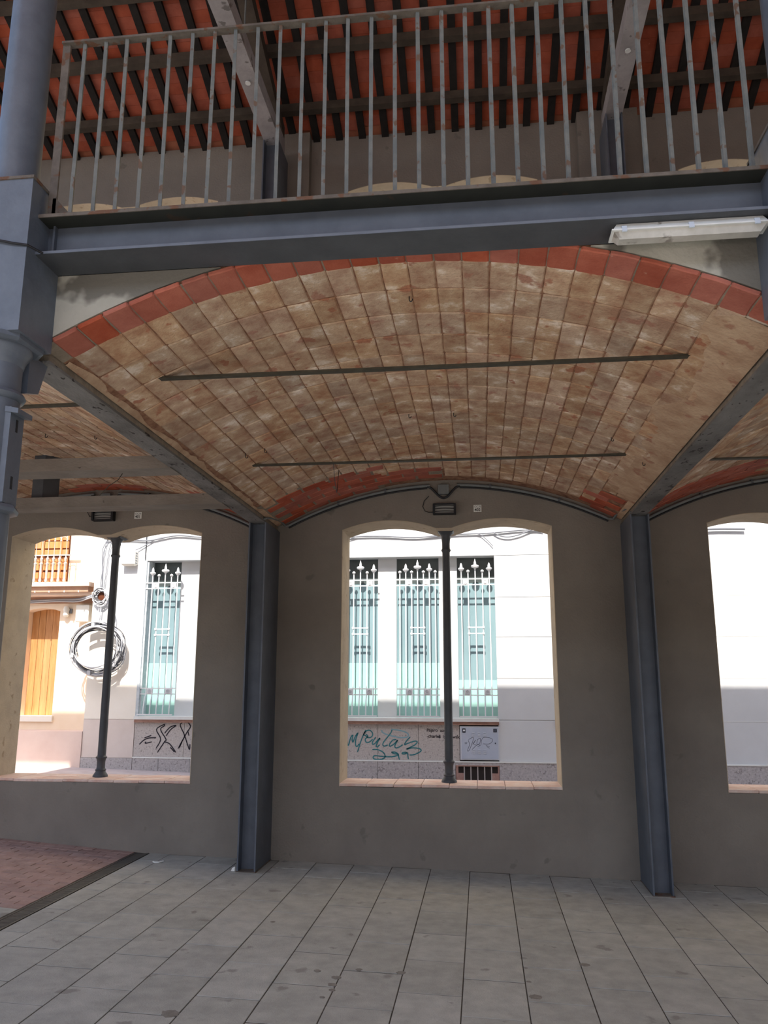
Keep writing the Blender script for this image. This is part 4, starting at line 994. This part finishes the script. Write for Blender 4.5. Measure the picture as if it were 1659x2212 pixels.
# ------------------------------------------------------------------ cream house front between the buildings
CH = thing('cream_house', (-6.6, 6.2, 0.2), 'narrow cream house front with the hanging cable coil', 'house')
MB().box(-7.06, -6.105, 6.0, 7.3, 1.105, 2.72).build('wall', M_CREAM, CH)
MB().box(-7.06, -6.105, 6.0, 7.3, 2.72, 13.2).build('upper_wall', M_WHITE, CH)
MB().box(-7.06, -6.60, 5.992, 6.02, 0.44, 1.10).build('base_panel', M_CREAMLOW, CH)
MB().box(-6.595, -6.105, 5.992, 6.02, 0.44, 1.10).build('base_panel', M_CREAMLOW, CH)
MB().box(-7.06, -6.105, 6.01, 7.3, -0.2, 1.105).build('base_core', M_CREAMLOW, CH)
MB().box(-7.06, -6.60, 5.975, 6.02, -0.2, 0.435).build('plinth_stone', M_GRANITE2, CH)
MB().box(-6.597, -6.105, 5.975, 6.02, -0.2, 0.435).build('plinth_stone', M_GRANITE2, CH)

# ------------------------------------------------------------------ peach house with door and balcony
PH = thing('peach_house', (-9.0, 6.6, 0.2), 'peach house with plank door and balcony at the far left', 'house')
Y3 = 6.40
dx0, dx1 = dp(-8.36, Y3), dp(-7.68, Y3)
zb, zt3 = dz(1.15, Y3), dz(3.04, Y3)
MB().box(dx1, -7.06, Y3, 7.5, dz(0.89, Y3), 13).build('wall', M_PEACH, PH)
MB().box(-14, dx0, Y3, 7.5, dz(0.89, Y3), 13).build('wall', M_PEACH, PH)
MB().box(dx0, dx1, Y3, 7.5, dz(0.89, Y3), zb - .10).build('wall', M_PEACH, PH)
n = 12; poly = [(dx0 + (dx1 - dx0) * i / n, zt3 + 0.06 * (1 - (2 * i / n - 1) ** 2)) for i in range(n + 1)] + [(dx1, 13), (dx0, 13)]
MB().prism_y(poly, Y3, 7.5).build('wall', M_PEACH, PH)
MB().box(-14, -7.065, 5.97, 7.5, -0.2, 0.885).build('plinth', M_PEACHLOW, PH)
MB().box(dx0 - .05, dx1 + .03, Y3 - .05, Y3 + .3, zb - .10, zb).build('door_sill', M_CREAM, PH)
dleaf = MB().box(dx0 - .01, dx1 + .01, Y3 + .30, Y3 + .36, zb, zt3 + .12).build('door', M_WOODD, PH)
npl = 5; pw = (dx1 - dx0) / npl
for i in range(npl):
    MB().bbox(dx0 + i * pw + .003, dx0 + (i + 1) * pw - .003, Y3 + .27, Y3 + .31, zb, zt3 + .11, 0.006).build('plank', M_WOOD, dleaf)
# balcony
MB().box(-9.5, -7.12, 5.92, Y3, 3.50, 3.575).build('balcony_slab', M_CORNICE, PH)
MB().box(-9.5, -7.16, 5.98, Y3, 3.40, 3.50).build('balcony_moulding', M_CORNICED, PH)
MB().box(-9.5, -7.09, 6.05, Y3, 3.345, 3.40).build('balcony_cornice', M_CORNICE, PH)
for x in (-8.2, -7.92, -7.62, -7.34):
    MB().lathe([(0.004, 3.385), (0.014, 3.392), (0.010, 3.41), (0.010, 3.42)], x, 5.97, 8).build('drip_stud', M_LEDGE, PH)
MB().box(-14, -7.06, Y3 - .03, Y3, 3.22, 3.345).build('string_course', M_CORNICED, PH)
sx0, sx1 = -9.2, dp(-7.585, Y3)
sh = MB().box(sx0, sx1, Y3 - .035, Y3 - .002, 3.575, 5.2).build('shutter', M_WOODD, PH)
for z0, z1 in ((3.60, 3.82), (3.86, 4.10), (4.14, 4.26), (4.285, 4.42), (4.44, 4.60), (4.62, 4.8)):
    for a, b in ((sx0, -8.36), (-8.30, -7.96), (-7.94, sx1)):
        MB().bbox(a + .01, b - .01, Y3 - .06, Y3 - .035, z0, z1, .006).build('shutter_board', M_WOODB, sh)
MB().box(-8.36, -8.30, Y3 - .07, Y3 - .03, 3.575, 5.2).build('shutter_stile', M_WOODB, sh)
MB().box(-7.97, -7.93, Y3 - .07, Y3 - .03, 3.575, 5.2).build('shutter_stile', M_WOODB, sh)
yb = 6.0
rl = MB().box(-9.4, -7.57, yb - .012, yb + .012, 4.085, 4.105).build('balcony_railing', M_BALUST, PH)
MB().box(-9.4, -7.57, yb - .008, yb + .008, 3.575, 3.59).build('rail_bar', M_BALUST, rl)
MB().box(-9.4, -7.57, yb - .012, yb + .012, 4.50, 4.53).build('rail_bar', M_BALUST, rl)
for i in range(10):
    x = -7.66 - 0.12 * i
    MB().lathe([(0.022, 3.59), (0.030, 3.62), (0.020, 3.66), (0.016, 3.70), (0.022, 3.78), (0.020, 3.90), (0.030, 3.925), (0.034, 3.94), (0.014, 3.96), (0.026, 4.01), (0.030, 4.03), (0.012, 4.06), (0.012, 4.085)], x, yb, 10).build('lower_baluster', M_BALUST, rl)
    MB().lathe([(0.008, 4.105), (0.008, 4.35), (0.020, 4.37), (0.008, 4.39), (0.008, 4.50)], x, yb, 8).build('upper_bar', M_BALUST, rl)
    pts = [(x - 0.06 + 0.06 * math.cos(t_), yb, 4.39 + 0.06 * math.sin(t_)) for t_ in [math.pi * k / 6 for k in range(7)]]
    MB().tube(pts, 0.006, 6).build('arch_scroll', M_BALUST, rl)
    if i > 7: break

# meters, coils and cables
mt = thing('meter_box', (-7.36, 6.3, 2.85), 'white meter box with a small label on the peach house', 'box')
mx0, mx1 = dp(-7.37, 6.25), dp(-7.12, 6.25)
MB().bbox(mx0, mx1, 6.24, Y3, 2.86, 3.18, .012).build('body', M_METER, mt)
MB().box(mx0 + .07, mx0 + .13, 6.236, 6.241, 3.02, 3.08).build('label_plate', M_CABINET, mt)
MB().tube([(mx1 - .04, 6.32, 2.87), (mx1 - .03, 6.32, 2.80), (mx1 + .01, 6.30, 2.79), (mx1 + .06, 6.33, 2.82), (mx1 + .06, 6.36, 2.6)], 0.014, 8).build('outlet_pipe', M_METER, mt)
ft = thing('facade_box', (-6.36, 5.9, 3.85), 'rounded beige box on the cream house', 'box')
MB().bbox(-6.50, -6.235, 5.86, 6.0, 3.86, 4.15, .03).build('body', M_METER, ft)
for i in range(5): MB().box(-6.245, -6.232, 5.89, 5.96, 3.90 + i * .045, 3.915 + i * .045).build('vent_slot', M_CABLEM, ft)
# big coil
coil = thing('cable_coil', (-6.815, 5.9, 1.85), 'big hanging coil of black and white cables', 'cable coil')
for i in range(22):
    rr = random.Random(50 + i); ra = 0.385 + rr.uniform(0, .125); ex = 1.0 + rr.uniform(0, .05); y = 5.80 + rr.uniform(-.06, .08)
    cx_, cz_ = -6.815 + rr.uniform(-.03, .03), 2.335 + rr.uniform(-.03, .03); ph = rr.uniform(0, 6.28); tl = rr.uniform(-.03, .03)
    pts = [(cx_ + ra * ex * math.cos(t_) + .02 * math.sin(3 * t_ + ph), y + .02 * math.sin(2 * t_ + ph) + tl * math.cos(t_), cz_ + ra * .93 * math.sin(t_) + .015 * math.cos(2 * t_ + ph)) for t_ in [2 * math.pi * k / 40 for k in range(41)]]
    MB().tube(pts, rr.choice((.007, .009, .012)), 7).build('loop', (M_CABLEL, M_CABLED, M_CABLEL, M_CABLEM, M_CABLEL)[i % 5], coil)
for a_ in (1.75, 4.5, 5.6, 3.4, 0.0):
    MB().box(-6.815 + .45 * math.cos(a_) - .03, -6.815 + .45 * math.cos(a_) + .03, 5.73, 5.90, 2.335 + .43 * math.sin(a_) - .04, 2.335 + .43 * math.sin(a_) + .04).build('binding', M_CABLEL, coil)
MB().tube([(-6.80, 5.97, 2.80), (-6.80, 5.85, 2.79), (-6.80, 5.80, 2.77)], .012, 8).build('hook', M_CABLED, coil)
sc = thing('cable_coil', (-6.89, 5.93, 3.1), 'small tangled coil of pale cables above the big coil', 'cable coil')
for i in range(9):
    rr = random.Random(80 + i); ra = 0.10 + rr.uniform(0, .05); cx_, cz_ = -6.89 + rr.uniform(-.02, .02), 3.29 + rr.uniform(-.03, .03)
    pts = [(cx_ + ra * math.cos(t_), 5.93 + rr.uniform(-.012, .012), cz_ + ra * 1.1 * math.sin(t_)) for t_ in [2 * math.pi * k / 24 for k in range(25)]]
    MB().tube(pts, .009, 6).build('loop', (M_CABLEL, M_CABLEL, M_CABLED)[i % 3], sc)
MB().lathe([(0.02, 5.97), (0.075, 5.975), (0.075, 6.0)], -6.89, 3.31, 20, 'y').build('box_hole', M_WOODD, sc)
for i, (x, dx) in enumerate(((-6.92, .02), (-6.88, -.02), (-6.85, .03))):
    cable([(x, 5.96, 3.40), (x + dx, 5.96, 3.8), (x + dx * 2, 5.96, 4.2), (x + .1 + .03 * i, 5.96, 4.45)], .007, M_CABLEM, ('left', 'middle', 'right')[i] + ' thin cable rising from the small coil')
for i, x in enumerate((-6.90, -6.865)):
    cable([(x, 5.95, 3.17), (x, 5.93, 3.0), (x, 5.88, 2.8)], .009, M_CABLEL, ('left', 'right')[i] + ' pale cable joining the small coil to the big coil')
cable([(-6.72, 5.95, 3.2), (-6.60, 5.94, 3.0), (-6.57, 5.94, 2.85), (-6.62, 5.90, 2.70)], .008, M_CABLEM, 'grey cable curving down right of the small coil')
for i in range(4):
    cable([(-9.0, 6.3, 3.20 + .02 * i), (-8.0, 6.3, 3.25 + .015 * i), (-7.5, 6.25, 3.24 + .02 * i), (-7.1, 5.97, 3.28 + .015 * i), (-6.95, 5.94, 3.30 + .02 * i)], .010, (M_CABLEL, M_CABLEM)[i % 2], ('lowest', 'second', 'third', 'topmost')[i] + ' pale cable running under the balcony')
lampb = thing('facade_lamp', (-7.75, 6.3, 2.95), 'small white lamp fitting beside the plank door', 'lamp')
MB().lathe([(0.03, 2.96), (0.055, 2.99), (0.05, 3.06), (0.06, 3.10), (0.04, 3.16)], dp(-7.58, 6.3), 6.33, 14).build('shade', M_METER, lampb)
MB().box(dp(-7.58, 6.3) + .04, dp(-7.58, 6.3) + .09, 6.36, Y3, 3.03, 3.12).build('bracket', M_CABLEM, lampb)
